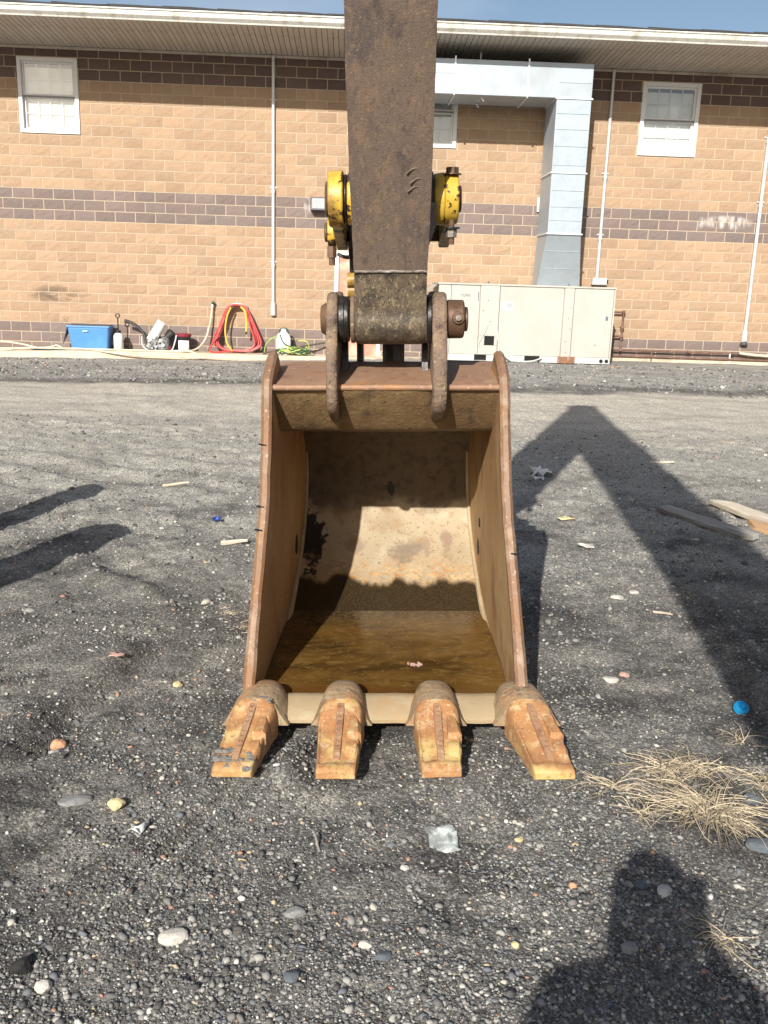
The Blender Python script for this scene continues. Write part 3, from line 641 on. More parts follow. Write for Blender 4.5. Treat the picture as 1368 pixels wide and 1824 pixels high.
# ------------------------------------------------------------------ conduits, lamp, duct, unit, pipes
def conduit(s, z0, z1, r, label, couplings, end=True, boxed=False):
    t = wroot('conduit', s, .05, z0, label, 'conduit', 'grey conduits running up the block wall')
    MB(WF).cyl((s, -.05, z0), (s, -.05, z1), r, n=12).build('pipe', 'conduit', t, smooth=True)
    for z in couplings: MB(WF).cyl((s, -.05, z - .035), (s, -.05, z + .035), r * 1.3, n=12).build('coupling', 'conduit', t, smooth=True)
    for z in couplings: MB(WF).box(s - r * 2.2, s + r * 2.2, -.03, -.004, z + .06, z + .085).build('strap', 'conduit', t)
    if end: MB(WF).cyl((s, -.05, z0 - .06), (s, -.05, z0 + .2), r * 1.75, r * 1.6, n=12).build('end_fitting', 'conduit', t, smooth=True)
    return t
conduit(-2.45, .90, 5.82, .032, 'tall grey conduit on the wall above the coiled hoses, left of the arm', (1.85, 3.30, 4.95))
conduit(4.31, 1.80, 5.82, .032, 'grey conduit between the metal duct and the right window, ending in a junction box', (2.6, 3.8), end=False)
c3 = conduit(7.60, .62, 5.82, .036, 'grey conduit at the far right edge with a dark flared end', (3.35, 4.6), end=True)
MB(WF).cyl((7.60, -.07, .50), (7.60, -.05, .60), .085, .05, n=12).build('flared_end', 'lampbox', c3, smooth=True)
jb = wroot('junction_box', 4.36, .08, 1.66, 'small grey electrical box on top of the cream unit', 'box')
MB(WF).box(4.20, 4.50, -.16, -.005, 1.66, 1.80).build('housing', 'conduit', jb, bevel=.008)
MB(WF).box(4.215, 4.485, -.172, -.161, 1.675, 1.785).build('cover', 'conduit', jb, bevel=.004)
MB(WF).cyl((4.50, -.08, 1.75), (4.545, -.08, 1.75), .022).build('knob', 'rubber', jb)
lp = wroot('wall_lamp', -1.53, .1, 2.95, 'dark grey floodlight on the wall beside the yellow pins', 'lamp')
MB(WF).add([(-1.70, 0, 2.96), (-1.36, 0, 2.96), (-1.36, 0, 3.22), (-1.70, 0, 3.22), (-1.69, -.22, 2.95), (-1.37, -.22, 2.95), (-1.37, -.16, 3.21), (-1.69, -.16, 3.21)], [(0, 1, 2, 3), (4, 7, 6, 5), (0, 4, 5, 1), (1, 5, 6, 2), (2, 6, 7, 3), (3, 7, 4, 0)]).build('housing', 'lampbox', lp, bevel=.012)
MB(WF).add([(-1.655, -.214, 2.985), (-1.405, -.214, 2.985), (-1.405, -.168, 3.185), (-1.655, -.168, 3.185), (-1.655, -.224, 2.985), (-1.405, -.224, 2.985), (-1.405, -.179, 3.185), (-1.655, -.179, 3.185)], [(4, 5, 6, 7), (0, 3, 2, 1), (0, 1, 5, 4), (1, 2, 6, 5), (2, 3, 7, 6), (3, 0, 4, 7)]).build('lens', 'lens', lp)

# ductwork
duct = wroot('air_duct', 3.3, .7, 1.6, 'galvanised sheet metal duct running under the eaves and down to the unit', 'duct')
OF, OB = 1.20, .18
secs = [(-.12, 1.02), (1.02, 2.40)]
for a, b in secs: MB(WF).box(a + .002, b - .002, -OF, -OB, 5.045, 5.655).build('duct_section', 'galv', duct, bevel=.006)
MB(WF).box(2.402, 3.625, -OF - .002, -OB, 5.047, 5.657).build('duct_elbow', 'galv', duct, bevel=.006)
for z0, z1 in ((3.72, 5.044), (2.60, 3.718)): MB(WF).box(2.965, 3.625, -OF, -OB, z0, z1).build('duct_section', 'galv', duct, bevel=.006)
tr_ = MB(WF); tr_.add([(2.965, -OF, 2.598), (3.625, -OF, 2.598), (3.625, -OB, 2.598), (2.965, -OB, 2.598), (2.94, -.62, 1.60), (3.82, -.62, 1.60), (3.82, -.12, 1.60), (2.94, -.12, 1.60)], [(0, 1, 2, 3), (4, 7, 6, 5), (0, 4, 5, 1), (1, 5, 6, 2), (2, 6, 7, 3), (3, 7, 4, 0)])
tr_.build('duct_transition', 'galv', duct, bevel=.006)
for s in (1.02, 2.40):
    f = MB(WF); f.box(s - .014, s + .014, -OF - .022, -OF - .003, 5.02, 5.70).box(s - .014, s + .014, -OF - .022, -OB, 5.02, 5.042); f.build('duct_flange', 'galv_seam', duct)
for z in (2.60, 3.72, 5.045):
    f = MB(WF); f.box(2.94, 3.65, -OF - .022, -OF - .004, z - .013, z + .013).box(2.943, 2.962, -OF, -OB, z - .013, z + .013); f.build('duct_flange', 'galv_seam', duct)
for z in (2.85, 3.10, 3.40, 3.86, 4.20, 4.50, 4.78, 5.32): MB(WF).box(2.985, 3.605, -OF - .0095, -OF + .02, z - .005, z + .005).build('crease', 'galv', duct)
for s in (1.20, 1.42, 1.72, 2.0, 2.26): MB(WF).box(s - .005, s + .005, -OF - .0065, -OF + .02, 5.06, 5.64).build('crease', 'galv', duct)
MB(WF).box(-.10, .98, -OF - .006, -OF + .02, 5.40, 5.41).build('crease', 'galv', duct)
for z in (1.95, 2.28):
    t = (2.598 - z) / .998; y = -OF + (OF - .62) * t
    MB(WF).box(2.965 - .02 * t + .03, 3.60 + .18 * t, y - .006, y + .02, z - .005, z + .005).build('crease', 'galv', duct)
MB(WF).cyl((1.55, -.72, 5.02), (1.55, -.72, 5.97), .02, n=8).build('hanger_rod', 'galv_seam', duct)
for y in (-1.06, -.36): MB(WF).cyl((1.55, y, 5.035), (1.60, y, 4.965), .014, n=6).build('hanger_stub', 'galv_seam', duct)

# packaged air-conditioning unit standing on the gravel
ac = wroot('air_conditioning_unit', 2.6, .8, .13, 'long cream packaged air conditioning unit standing against the wall', 'air conditioner')
A0, A1, AF, AB, AZ0, AZ1 = .865, 4.33, 1.50, .12, .13, 1.615
MB(WF).box(A0 + .01, A1 - .01, -AF + .03, -AB, AZ0 + .12, AZ1 - .03).build('casing', 'acpaint', ac)
br = MB(WF)
for a, b in ((A0, 1.62), (1.86, 2.62), (2.92, 3.28), (3.62, A1)): br.box(a, b, -AF + .005, -AF + .05, AZ0, AZ0 + .125)
br.box(A0, A1, -AF + .05, -AB, AZ0, AZ0 + .12); br.build('base_rail', 'acrail', ac, bevel=.004)
for a, b in ((1.62, 1.86), (2.62, 2.92)): MB(WF).box(a, b, -AF + .035, -AF + .048, AZ0 + .02, AZ0 + .11).build('fork_pocket', 'black', ac)
MB(WF).box(3.28, 3.62, -AF - .012, -AF + .05, AZ0, AZ0 + .13).build('rusty_foot', 'rustpatch', ac)
for x in (4.15, 4.26): MB(WF).cyl((x, -AF + .004, AZ0 + .06), (x, -AF - .006, AZ0 + .06), .035, n=14).build('port', 'black', ac)
pan = [(A0, 1.11), (1.115, 1.675), (1.68, 2.06), (2.065, 3.32), (3.325, 3.52), (3.525, 4.30)]
for i, (a, b) in enumerate(pan):
    yy = -AF if i not in (2, 4) else -AF - .012
    pz = AZ0 + .128
    if i == 2:
        mb = MB(WF); mb.box(a + .004, b - .004, yy, yy + .03, .62, AZ1 - .035).box(a + .004, 1.80, yy, yy + .03, .44, .618).box(1.995, b - .004, yy, yy + .03, .44, .618).box(a + .004, b - .004, yy, yy + .03, pz, .438)
        mb.build('access_panel', 'acpaint', ac, bevel=.004)
        MB(WF).box(1.79, 2.0, yy + .02, yy + .10, .43, .63).build('wiring_recess', 'black', ac)
    else: MB(WF).box(a + .004, b - .004, yy, yy + .03, pz, AZ1 - .035).build('access_panel', 'acpaint', ac, bevel=.004)
MB(WF).box(A0 - .02, A1 + .012, -AF - .025, -AB + .01, AZ1 - .034, AZ1).build('top_cap', 'acpaint', ac, bevel=.006)
MB(WF).box(4.302, A1, -AF - .006, -AF + .03, AZ0 + .128, AZ1 - .036).build('corner_post', 'acpaint', ac)
MB(WF).add([(A0 - .02, -AF + .06, AZ1 - .04), (A0 - .02, -AB - .1, AZ1 - .04), (A0 - .16, -AB - .1, AZ1 - .18), (A0 - .16, -AF + .3, AZ1 - .18)], [(0, 1, 2, 3)]).build('rain_hood', 'acpaint', ac)
MB(WF).box(2.13, 2.33, -AF - .004, -AF + .01, 1.115, 1.29).build('sticker', 'sticker', ac)
for k in range(5): MB(WF).box(2.20 + .0 * k, 2.315, -AF - .006, -AF - .0042, 1.165 + .022 * k, 1.178 + .022 * k).build('printed_line', 'ink', ac)
MB(WF).box(2.14, 2.32, -AF - .006, -AF - .0042, 1.125, 1.14).build('printed_line', 'ink', ac)
MB(WF).box(4.17, 4.22, -AF - .004, -AF + .01, .98, 1.06).build('sticker', 'ink', ac)
MB(WF).box(1.86, 1.885, -AF - .0165, -AF - .0125, 1.44, 1.55).build('sticker', 'bluefade', ac)
MB(WF).box(1.635, 1.65, -AF - .004, -AF + .01, 1.28, 1.46).build('sticker', 'ink', ac)
tc = bpy.data.curves.new('maker_name', 'FONT'); tc.body = 'YORK'; tc.size = .075; tc.extrude = .001
to = bpy.data.objects.new('maker_name', tc); COL.objects.link(to); to.parent = ac
to.matrix_local = W[ac.name].inverted() @ WF @ Matrix.Translation((1.29, -AF - .003, 1.36)) @ Matrix.Rotation(R(90), 4, 'X'); tc.materials.append(MAT['ink'])
bpy.context.view_layer.update()
mn = bpy.data.objects.new('maker_name', bpy.data.meshes.new_from_object(to.evaluated_get(bpy.context.evaluated_depsgraph_get()))); COL.objects.link(mn); mn.parent = ac; mn.matrix_local = to.matrix_local.copy(); bpy.data.objects.remove(to); mn.name = 'maker_name'
for (x, z) in ((3.42, .34), (3.43, 1.0), (3.47, 1.2), (3.40, .55), (3.48, .8), (1.9, .9), (1.75, 1.1), (1.84, 1.3), (4.0, .5)): MB(WF).cyl((x, -AF - .011, z), (x, -AF - .018, z), .011, n=8).build('screw', 'ink', ac)
for x in (1.83, 3.40): MB(WF).cyl((x, -AF + .02, AZ1), (x, -AF + .02, AZ1 + .05), .014, n=8).build('lifting_eye', 'ink', ac)
for z0, yy in ((.95, 0),): MB(WF).tube(smooth_path([(1.86, -AF - .02, .86), (1.80, -AF - .03, .70), (1.70, -AF - .03, .5), (1.70, -AF - .03, .42)]), .008).build('wire', 'greycord', ac, smooth=True)
pc = wroot('power_cord', 2.05, 1.54, .13, 'pale grey cord hanging from the cream unit and lying on the gravel', 'cord')
MB(WF).tube(smooth_path([(2.0, -AF - .025, .92), (2.06, -AF - .035, .62), (2.12, -AF - .05, .38), (2.28, -AF - .10, .20), (2.5, -AF - .16, .155), (2.75, -AF - .14, .165), (2.95, -AF - .03, .22)]), .017).build('cord', 'greycord', pc, smooth=True)

# gas pipe
gp_ = wroot('gas_pipe', 4.9, .1, .33, 'thin brown gas pipe leaving the unit and running low along the wall', 'pipe')
for nm, a, b in (('pipe', (4.33, -.12, 1.10), (4.92, -.12, 1.12)), ('riser', (4.92, -.12, .33), (4.92, -.12, 1.13)), ('pipe', (4.30, -.12, .335), (7.50, -.12, .325)), ('pipe', (4.33, -.12, .62), (4.92, -.12, .62)), ('lower_pipe', (4.34, -.17, .21), (9.5, -.17, .19))):
    MB(WF).cyl(a, b, .021, n=10).build(nm, 'gaspipe', gp_, smooth=True)
for p in ((4.92, -.12, 1.12), (4.92, -.12, .62), (4.92, -.12, .33), (4.92, -.12, .80), (7.35, -.12, .325), (6.4, -.12, .33)): MB(WF).cyl((p[0] - .035, p[1], p[2]), (p[0] + .035, p[1], p[2]), .034, n=10).build('fitting', 'gaspipe', gp_, smooth=True)
for s in (5.6, 7.30): MB(WF).cyl((s, -.14, .05), (s, -.12, .33), .02, n=8).build('support_leg', 'conduit' if s > 7 else 'gaspipe', gp_, smooth=True)
fc = wroot('flexible_conduit', 8, .12, .3, 'cream flexible conduit continuing right from the brown pipe', 'conduit')
MB(WF).tube(smooth_path([(7.50, -.12, .335), (7.9, -.13, .30), (8.4, -.12, .285), (9.6, -.12, .27)]), .028).build('conduit', 'beigehose', fc, smooth=True)
wp = wroot('wall_switch', 3.0, .03, 3.1, 'small white box on the wall just left of the vertical duct', 'box')
MB(WF).box(2.95, 3.03, -.05, -.014, 3.08, 3.36).build('cover', 'trim', wp, bevel=.006)

# ------------------------------------------------------------------ things along the foot of the wall
zt = slab_top(-6.2)
tote = wroot('storage_tote', -6.2, .33, zt, 'blue plastic storage tote with a dark lid flap, on the footing', 'tote')
def tapered(x0, x1, y0, y1, z0, z1, k): return [[(x0 + k, y0 + k, z0), (x1 - k, y0 + k, z0), (x1 - k, y1 - k, z0), (x0 + k, y1 - k, z0)], [(x0, y0, z1), (x1, y0, z1), (x1, y1, z1), (x0, y1, z1)]]
MB(WF).loft(tapered(-6.57, -5.74, -.56, -.12, zt, zt + .47, .055)).build('body', 'bluetote', tote, bevel=.03, seg=3)
MB(WF).box(-6.585, -5.725, -.575, -.105, zt + .455, zt + .495).build('rim', 'bluetote', tote, bevel=.01)
MB(WF).box(-6.56, -5.75, -.55, -.13, zt + .48, zt + .507).build('lid', 'darktote', tote)
MB(WF).add([(-6.59, -.5, zt + .48), (-6.59, -.15, zt + .49), (-6.76, -.2, zt + .16), (-6.70, -.46, zt + .12), (-6.575, -.5, zt + .47), (-6.575, -.15, zt + .48), (-6.74, -.19, zt + .16), (-6.685, -.46, zt + .12)], [(0, 1, 2, 3), (4, 7, 6, 5), (0, 3, 7, 4), (1, 5, 6, 2), (2, 6, 7, 3), (0, 4, 5, 1)]).build('lid_flap', 'darktote', tote)
MB(WF).box(-6.26, -6.16, -.578, -.5755, zt + .375, zt + .405).build('maker_badge', 'bluefade', tote)
spz = slab_top(-5.6)
sp_ = wroot('pump_sprayer', -5.6, .34, spz, 'white pump sprayer bottle with a black ring handle, right of the tote', 'sprayer')
MB(WF).lathe((-5.60, -.34, spz), [(.085, 0), (.10, .02), (.10, .26), (.095, .30), (.06, .345), (.045, .36)], 18).build('tank', 'whiteplastic', sp_, smooth=True)
MB(WF).lathe((-5.60, -.34, spz), [(.055, .345), (.058, .40), (.03, .41)], 14).build('cap', 'blackplastic', sp_, smooth=True)
MB(WF).cyl((-5.60, -.34, spz + .40), (-5.60, -.34, spz + .66), .013, n=8).build('pump_rod', 'blackplastic', sp_)
MB(WF).tube([(-5.60 + .04 * math.cos(t), -.34, spz + .70 + .04 * math.sin(t)) for t in np.linspace(0, 2 * math.pi, 17)], .013).build('handle_ring', 'blackplastic', sp_, smooth=True)
MB(WF).tube(smooth_path([(-5.66, -.36, spz + .39), (-5.72, -.37, spz + .30), (-5.71, -.40, spz + .1)]), .009).build('hose', 'blackplastic', sp_, smooth=True)
# small engine on its side
ez = slab_top(-4.8)
en = wroot('small_engine', -4.8, .34, ez, 'old small engine with a tilted white air filter and a dark hose arm', 'engine')
MB(WF).lathe((-4.72, -.34, ez), [(.04, .03), (.17, .04), (.19, .12), (.17, .26), (.08, .30)], 16).build('crankcase', 'alloy', en, smooth=True)
MB(WF).obox(Matrix.Translation((-4.86, -.40, ez + .16)) @ Matrix.Rotation(R(24), 4, 'Y'), .12, .10, .12).build('engine_block', 'alloy', en, bevel=.012)
for k in range(6): MB(WF).obox(Matrix.Translation((-4.86 + .028 * k - .06, -.46, ez + .16 + .012 * k)) @ Matrix.Rotation(R(24), 4, 'Y'), .006, .09, .13).build('cooling_fin', 'alloy', en)
MB(WF).cyl((-4.92, -.40, ez + .22), (-4.68, -.40, ez + .60), .105, .10, n=18).build('air_filter', 'whiteplastic', en, smooth=True, bevel=.01)
MB(WF).cyl((-4.60, -.40, ez + .03), (-4.60, -.22, ez + .10), .10, n=18).build('flywheel', 'redlid', en, smooth=True)
MB(WF).cyl((-4.62, -.30, ez + .28), (-4.50, -.30, ez + .38), .075, n=14).build('muffler', 'rubber', en, smooth=True)
for (x, y, z, r) in ((-4.80, -.52, .10, .035), (-4.74, -.53, .20, .03), (-4.88, -.53, .07, .028), (-4.66, -.50, .13, .04), (-4.95, -.50, .20, .03), (-4.83, -.53, .26, .025)): MB(WF).cyl((x, y, ez + z), (x + .01, y - .05, ez + z + .01), r, r * .7, n=12).build('fitting', 'alloy' if r < .036 else 'galv_seam', en, smooth=True)
MB(WF).tube(smooth_path([(-5.47, -.30, ez + .60), (-5.36, -.30, ez + .57), (-5.22, -.32, ez + .50), (-5.08, -.35, ez + .35), (-5.04, -.38, ez + .2), (-4.98, -.42, ez + .07), (-4.85, -.46, ez + .03)]), lambda t: .034 - .012 * t).build('hose_arm', 'rubber', en, smooth=True)
MB(WF).tube(smooth_path([(-5.10, -.46, ez + .30), (-5.08, -.47, ez + .12), (-4.95, -.50, ez + .03), (-4.7, -.53, ez + .025), (-4.5, -.50, ez + .03), (-4.42, -.47, ez + .22), (-4.40, -.42, ez + .34)]), .014).build('frame_tube', 'galv_seam', en, smooth=True)
pz_ = slab_top(-4.27)
pl = wroot('lidded_pail', -4.27, .33, pz_, 'black pail with a dark red lid and white label beside the engine', 'pail')
MB(WF).lathe((-4.27, -.33, pz_), [(.125, 0), (.13, .02), (.145, .31), (.15, .32)], 22).build('body', 'blackplastic', pl, smooth=True)
MB(WF).lathe((-4.27, -.33, pz_), [(.155, .315), (.16, .33), (.16, .365), (.14, .375)], 22).build('lid', 'redlid', pl, smooth=True)
ring = [( .1475 * math.cos(t), .1475 * math.sin(t)) for t in np.linspace(R(235), R(325), 8)]
lb = MB(WF); lb.loft([[(-4.27 + a, -.33 + b, pz_ + .05) for a, b in ring], [(-4.27 + a * 1.02, -.33 + b * 1.02, pz_ + .24) for a, b in ring]], cap=False, closed=False); lb.build('label', 'sticker', pl)
# hose tap and its hose
bz = 1.01
tp = wroot('hose_tap', -3.70, .05, bz, 'outdoor tap on the wall feeding the beige hose', 'tap')
MB(WF).cyl((-3.70, 0, bz), (-3.70, -.09, bz), .022).build('spout', 'conduit', tp, smooth=True)
MB(WF).cyl((-3.70, -.07, bz + .02), (-3.67, -.08, bz + .06), .035, n=8).build('handle', 'darkgreen', tp)
MB(WF).cyl((-3.70, -.085, bz + .01), (-3.705, -.10, bz - .05), .026).build('connector', 'conduit', tp)
bh = wroot('garden_hose', -4.5, .5, .05, 'beige garden hose hanging from the tap and trailing along the footing', 'hose')
hp = [(-3.705, -.10, bz - .04), (-3.73, -.12, bz - .25), (-3.77, -.16, .55), (-3.84, -.24, .32), (-3.98, -.34, .14), (-4.2, -.50, .078), (-4.6, -.55, .075), (-5.2, -.545, .075), (-5.9, -.55, .075), (-6.6, -.56, .072), (-7.2, -.55, .07), (-7.7, -.56, .05), (-8.2, -.54, .03), (-9.5, -.52, .0)]
MB(WF).tube(smooth_path(hp), .019).build('hose', 'beigehose', bh, smooth=True)
bh2 = wroot('garden_hose', -5.5, .66, 0, 'second beige hose lying along the front edge of the footing', 'hose')
hp = [(-9.4, -.64, -.06), (-8.2, -.63, -.02), (-7.4, -.50, .065), (-6.9, -.52, .072), (-6.2, -.58, .075), (-5.4, -.70, .0), (-4.4, -.72, -.02), (-3.9, -.70, -.02), (-3.3, -.72, -.02), (-2.9, -.73, -.03)]
MB(WF).tube(smooth_path(hp), .017).build('hose', 'beigehose', bh2, smooth=True)
bh3 = wroot('garden_hose', -7.6, .4, 0, 'looped end of beige hose at the far left of the footing', 'hose')
hp = [(-8.6, -.30, .04), (-8.2, -.32, .14), (-7.85, -.36, .16), (-7.5, -.42, .12), (-7.2, -.48, .07), (-6.95, -.42, .09), (-6.85, -.40, .12), (-6.7, -.50, .075)]
MB(WF).tube(smooth_path(hp), .018).build('hose', 'beigehose', bh3, smooth=True)
sl4 = slab_top(-4.1)
cb = wroot('loose_cable', -4.1, .58, .06, 'short pale cable drooping over the footing edge near the pail', 'cable')
MB(WF).tube(smooth_path([(-4.5, -.52, .085), (-4.2, -.54, .09), (-4.0, -.60, .06), (-3.86, -.69, -.02), (-3.8, -.72, -.035)]), .016).build('cable', 'beigehose', cb, smooth=True)
fl = wroot('flat_blue_board', -7.05, .38, slab_top(-7), 'flat blue plastic sheet lying on the footing left of the tote', 'sheet')
MB(WF).box(-7.35, -6.75, -.48, -.25, slab_top(-7) + .002, slab_top(-7) + .03).build('sheet', 'bluetote', fl, bevel=.006)
# coiled red air hose
ch = wroot('red_hose_coil', -3.2, .12, .05, 'coiled red hose hung on the wall with a yellow hose among it', 'hose')
hk = MB(WF); hk.tube(smooth_path([(-3.36, -.02, .98), (-3.30, -.16, 1.02), (-3.18, -.17, 1.045), (-3.05, -.16, 1.02), (-2.99, -.02, .98)]), .028).build('hanger', 'whiteplastic', ch, smooth=True)
rr = random.Random(4)
for k in range(8):
    wL, wR = rr.uniform(.38, .50), rr.uniform(.36, .52); bot = .075 + rr.uniform(0, .04); yy = -.10 - .018 * k; top = 1.02 + rr.uniform(-.012, .02); dx = rr.uniform(-.03, .03)
    pts = [(-3.19 + dx, yy, top), (-3.36 + dx, yy, top - .05), (-3.19 - wL * .72, yy - .01, .62), (-3.19 - wL, yy - .03, .28), (-3.19 - wL * .66, yy - .05, bot + .03), (-3.19 + dx, yy - .06, bot), (-3.19 + wR * .62, yy - .05, bot + .02), (-3.19 + wR, yy - .03, .26), (-3.19 + wR * .74, yy - .01, .62), (-3.02 + dx, yy, top - .05), (-3.19 + dx, yy, top)]
    MB(WF).tube(smooth_path(pts), .0195).build('hose_loop', 'redhose', ch, smooth=True)
MB(WF).tube(smooth_path([(-3.10, -.24, 1.0), (-3.01, -.25, .9), (-2.985, -.25, .7), (-2.99, -.25, .50)]), .022).build('yellow_hose', 'yellowhose', ch, smooth=True)
MB(WF).cyl((-2.99, -.25, .50), (-2.995, -.25, .44), .026, .02, n=8).build('nozzle', 'pin', ch)
MB(WF).tube(smooth_path([(-3.30, -.24, .98), (-3.38, -.26, .8), (-3.42, -.27, .5), (-3.38, -.28, .25), (-3.28, -.30, .10)]), .018).build('yellow_hose', 'yellowhose', ch, smooth=True)
MB(WF).tube(smooth_path([(-3.55, -.27, .40), (-3.68, -.33, .24), (-3.72, -.40, .10), (-3.60, -.46, .075), (-3.42, -.42, .09), (-3.25, -.36, .085)]), .0195).build('hose_loop', 'redhose', ch, smooth=True)
# white jug with cords
jz = slab_top(-2.2)
jg = wroot('white_jug', -2.21, .33, jz, 'white plastic jug with a blue label wrapped in green cord', 'jug')
jr = []
for z, k in ((0, .92), (.02, 1), (.34, 1), (.42, .8), (.46, .42), (.50, .30), (.53, .30)): jr.append([(-2.21 + .145 * k * a, -.33 + .10 * k * b, jz + z) for a, b in ((-1, -.7), (-.8, -1), (.8, -1), (1, -.7), (1, .7), (.8, 1), (-.8, 1), (-1, .7))])
MB(WF).loft(jr).build('body', 'whiteplastic', jg, smooth=True)
MB(WF).box(-2.30, -2.15, -.436, -.432, jz + .12, jz + .24).build('label', 'bluefade', jg)
MB(WF).tube(smooth_path([(-2.30, -.33, jz + .40), (-2.27, -.33, jz + .52), (-2.15, -.33, jz + .53), (-2.10, -.33, jz + .42)]), .017).build('handle', 'darkgreen', jg, smooth=True)
gc = wroot('green_cord_coil', -2.0, .42, jz, 'tangled green and yellow cord heaped round the foot of the jug', 'cord')
for k in range(9):
    cx, cy, ra, rb = -1.99 + rr.uniform(-.1, .1), -.44 + rr.uniform(-.05, .04), rr.uniform(.17, .36), rr.uniform(.06, .11)
    pts = [(cx + ra * math.cos(t), cy + rb * math.sin(t), jz + .02 + .012 * k + .035 * (1 + math.sin(3 * t + k))) for t in np.linspace(0, 2 * math.pi, 26)]
    MB(WF).tube(pts, .0115, 6).build('cord_loop', 'greenhose' if k % 3 else 'darkgreen', gc, smooth=True)
MB(WF).tube(smooth_path([(-2.60, -.44, jz + .03), (-2.56, -.42, jz + .22), (-2.40, -.42, jz + .36), (-2.33, -.42, jz + .38)]), .011, 6).build('cord_loop', 'greenhose', gc, smooth=True)
MB(WF).tube(smooth_path([(-1.9, -.42, jz + .3), (-1.72, -.42, jz + .28), (-1.66, -.42, jz + .1), (-1.60, -.44, jz + .02)]), .011, 6).build('cord_loop', 'greenhose', gc, smooth=True)
MB(WF).tube(smooth_path([(-2.28, -.445, jz + .42), (-2.2, -.45, jz + .25), (-2.04, -.45, jz + .16), (-1.9, -.44, jz + .10)]), .013, 6).build('cord_loop', 'darkgreen', gc, smooth=True)
pk = wroot('leaning_pole', -2.0, .3, jz, 'thin dark pole leaning low across the footing behind the jug', 'pole')
MB(WF).cyl((-2.62, -.52, jz + .03), (-1.36, -.18, jz + .26), .019, n=8).build('pole', 'darkpole', pk, smooth=True)

# ------------------------------------------------------------------ excavator arm (the machine stands behind the viewer)
ex = root('excavator', Matrix.Translation((0, -6.5, 0)), 'worn excavator arm with rusty brown front plate and yellow linkage pins', 'excavator')
XC, HW = .018, .134; PC = (3.60, 1.455)
front = [(3.520, 1.400), (3.508, 1.455), (3.488, 1.53), (3.455, 1.63), (3.27, 1.96), (3.02, 2.40), (2.35, 3.69), (1.55, 4.75)]
back = [(1.75, 5.75), (2.30, 6.05), (2.52, 5.82), (3.55, 3.3), (3.72, 2.5), (3.78, 1.9), (3.74, 1.55), (3.70, 1.40)]
MB(BK).prism([(y + .014, z) for y, z in front] + back, XC - HW + .004, XC + HW - .004).build('stick', 'yellow', ex, bevel=.006)
def plate(z0, z1, m_, name, n=26):
    fy = np.interp; zz = np.linspace(z0, z1, n); ys = np.interp(zz, [p[1] for p in front], [p[0] for p in front]); mb = MB(BK)
    rings = []
    for i, (y, z) in enumerate(zip(ys, zz)):
        e1, e2 = [mnoise.noise(Vector((z * 5.5, k_, 3))) * .003 + mnoise.noise(Vector((z * 23, k_, 9))) * .0016 for k_ in (1.3, 7.7)]
        wid = HW * (1.0 if z < 1.63 else 1.0 + .045 * min(1, (z - 1.63) / .33))
        xs_ = np.linspace(-wid + e1, wid + e2, 9)
        rings.append([(XC + xx, y + .0025 * mnoise.noise(Vector((xx * 9, z * 6, 0))) + (.006 if abs(xx) > wid - .012 else 0), z) for xx in xs_] + [(XC + xx, y + .03, z) for xx in xs_[::-1]])
    return mb.loft(rings).build(name, m_, ex, smooth=True)
plate(1.63, 2.62, 'stick_plate', 'wear_plate', 60)
plate(2.622, 4.6, 'stick_plate', 'upper_wear_plate', 20)
lowp = [(3.455, 1.628), (3.470, 1.585), (3.485, 1.54), (3.498, 1.50)] + [(3.60 + .0945 * math.cos(t), 1.455 + .0945 * math.sin(t)) for t in np.linspace(R(170), R(300), 16)] + [(3.69, 1.42), (3.70, 1.628)]
rings = []
for xx in np.linspace(-HW + .001, HW - .001, 15):
    e = .006 if abs(xx) > HW - .004 else 0
    rings.append([(XC + xx, y + e * (1 if y < 3.58 else 0) + .002 * mnoise.noise(Vector((xx * 9, y * 12, z * 12))), z + (e if z < 1.42 else 0)) for y, z in lowp])
MB(BK).loft(rings).build('lower_plate', 'stick_low', ex, smooth=True)
wl_ = MB(BK); wl_.tube([(XC + x_, 3.452 + .003 * mnoise.noise(Vector((x_ * 60, 0, 0))), 1.63 + .003 * mnoise.noise(Vector((x_ * 40, 5, 0)))) for x_ in np.linspace(-HW + .003, HW - .003, 40)], .0055, 8); wl_.build('weld_bead', 'weld', ex, smooth=True)
for a, b, r_, m_ in ((XC - HW - .018, XC - HW, .090, 'ear'), (XC - HW - .062, XC - HW - .0225, .086, 'grease'), (XC + HW + .0005, XC + HW + .024, .092, 'grease')):
    MB(BK).cyl((a, *PC), (b, *PC), r_, n=32).build('boss_ring', m_, ex, smooth=True, bevel=.006)
for z, y in ((1.60, 3.60), (1.56, 3.62)): MB(BK).cyl((XC - HW - .03, y, z), (XC - HW + .01, y, z), .028, n=12).build('grease_fitting', 'yellow', ex, smooth=True)
# gouges
for (x_, z_) in ((.075, 1.955), (.088, 1.925), (.08, 1.90)):
    y_ = float(np.interp(z_, [p[1] for p in front], [p[0] for p in front]))
    MB(BK).tube(smooth_path([(XC + x_ - .022, y_ - .001, z_ - .009), (XC + x_, y_ - .0035, z_ + .006), (XC + x_ + .022, y_ - .001, z_ + .008)], 4), .0028, 6).build('gouge_burr', 'stick_plate', ex, smooth=True)
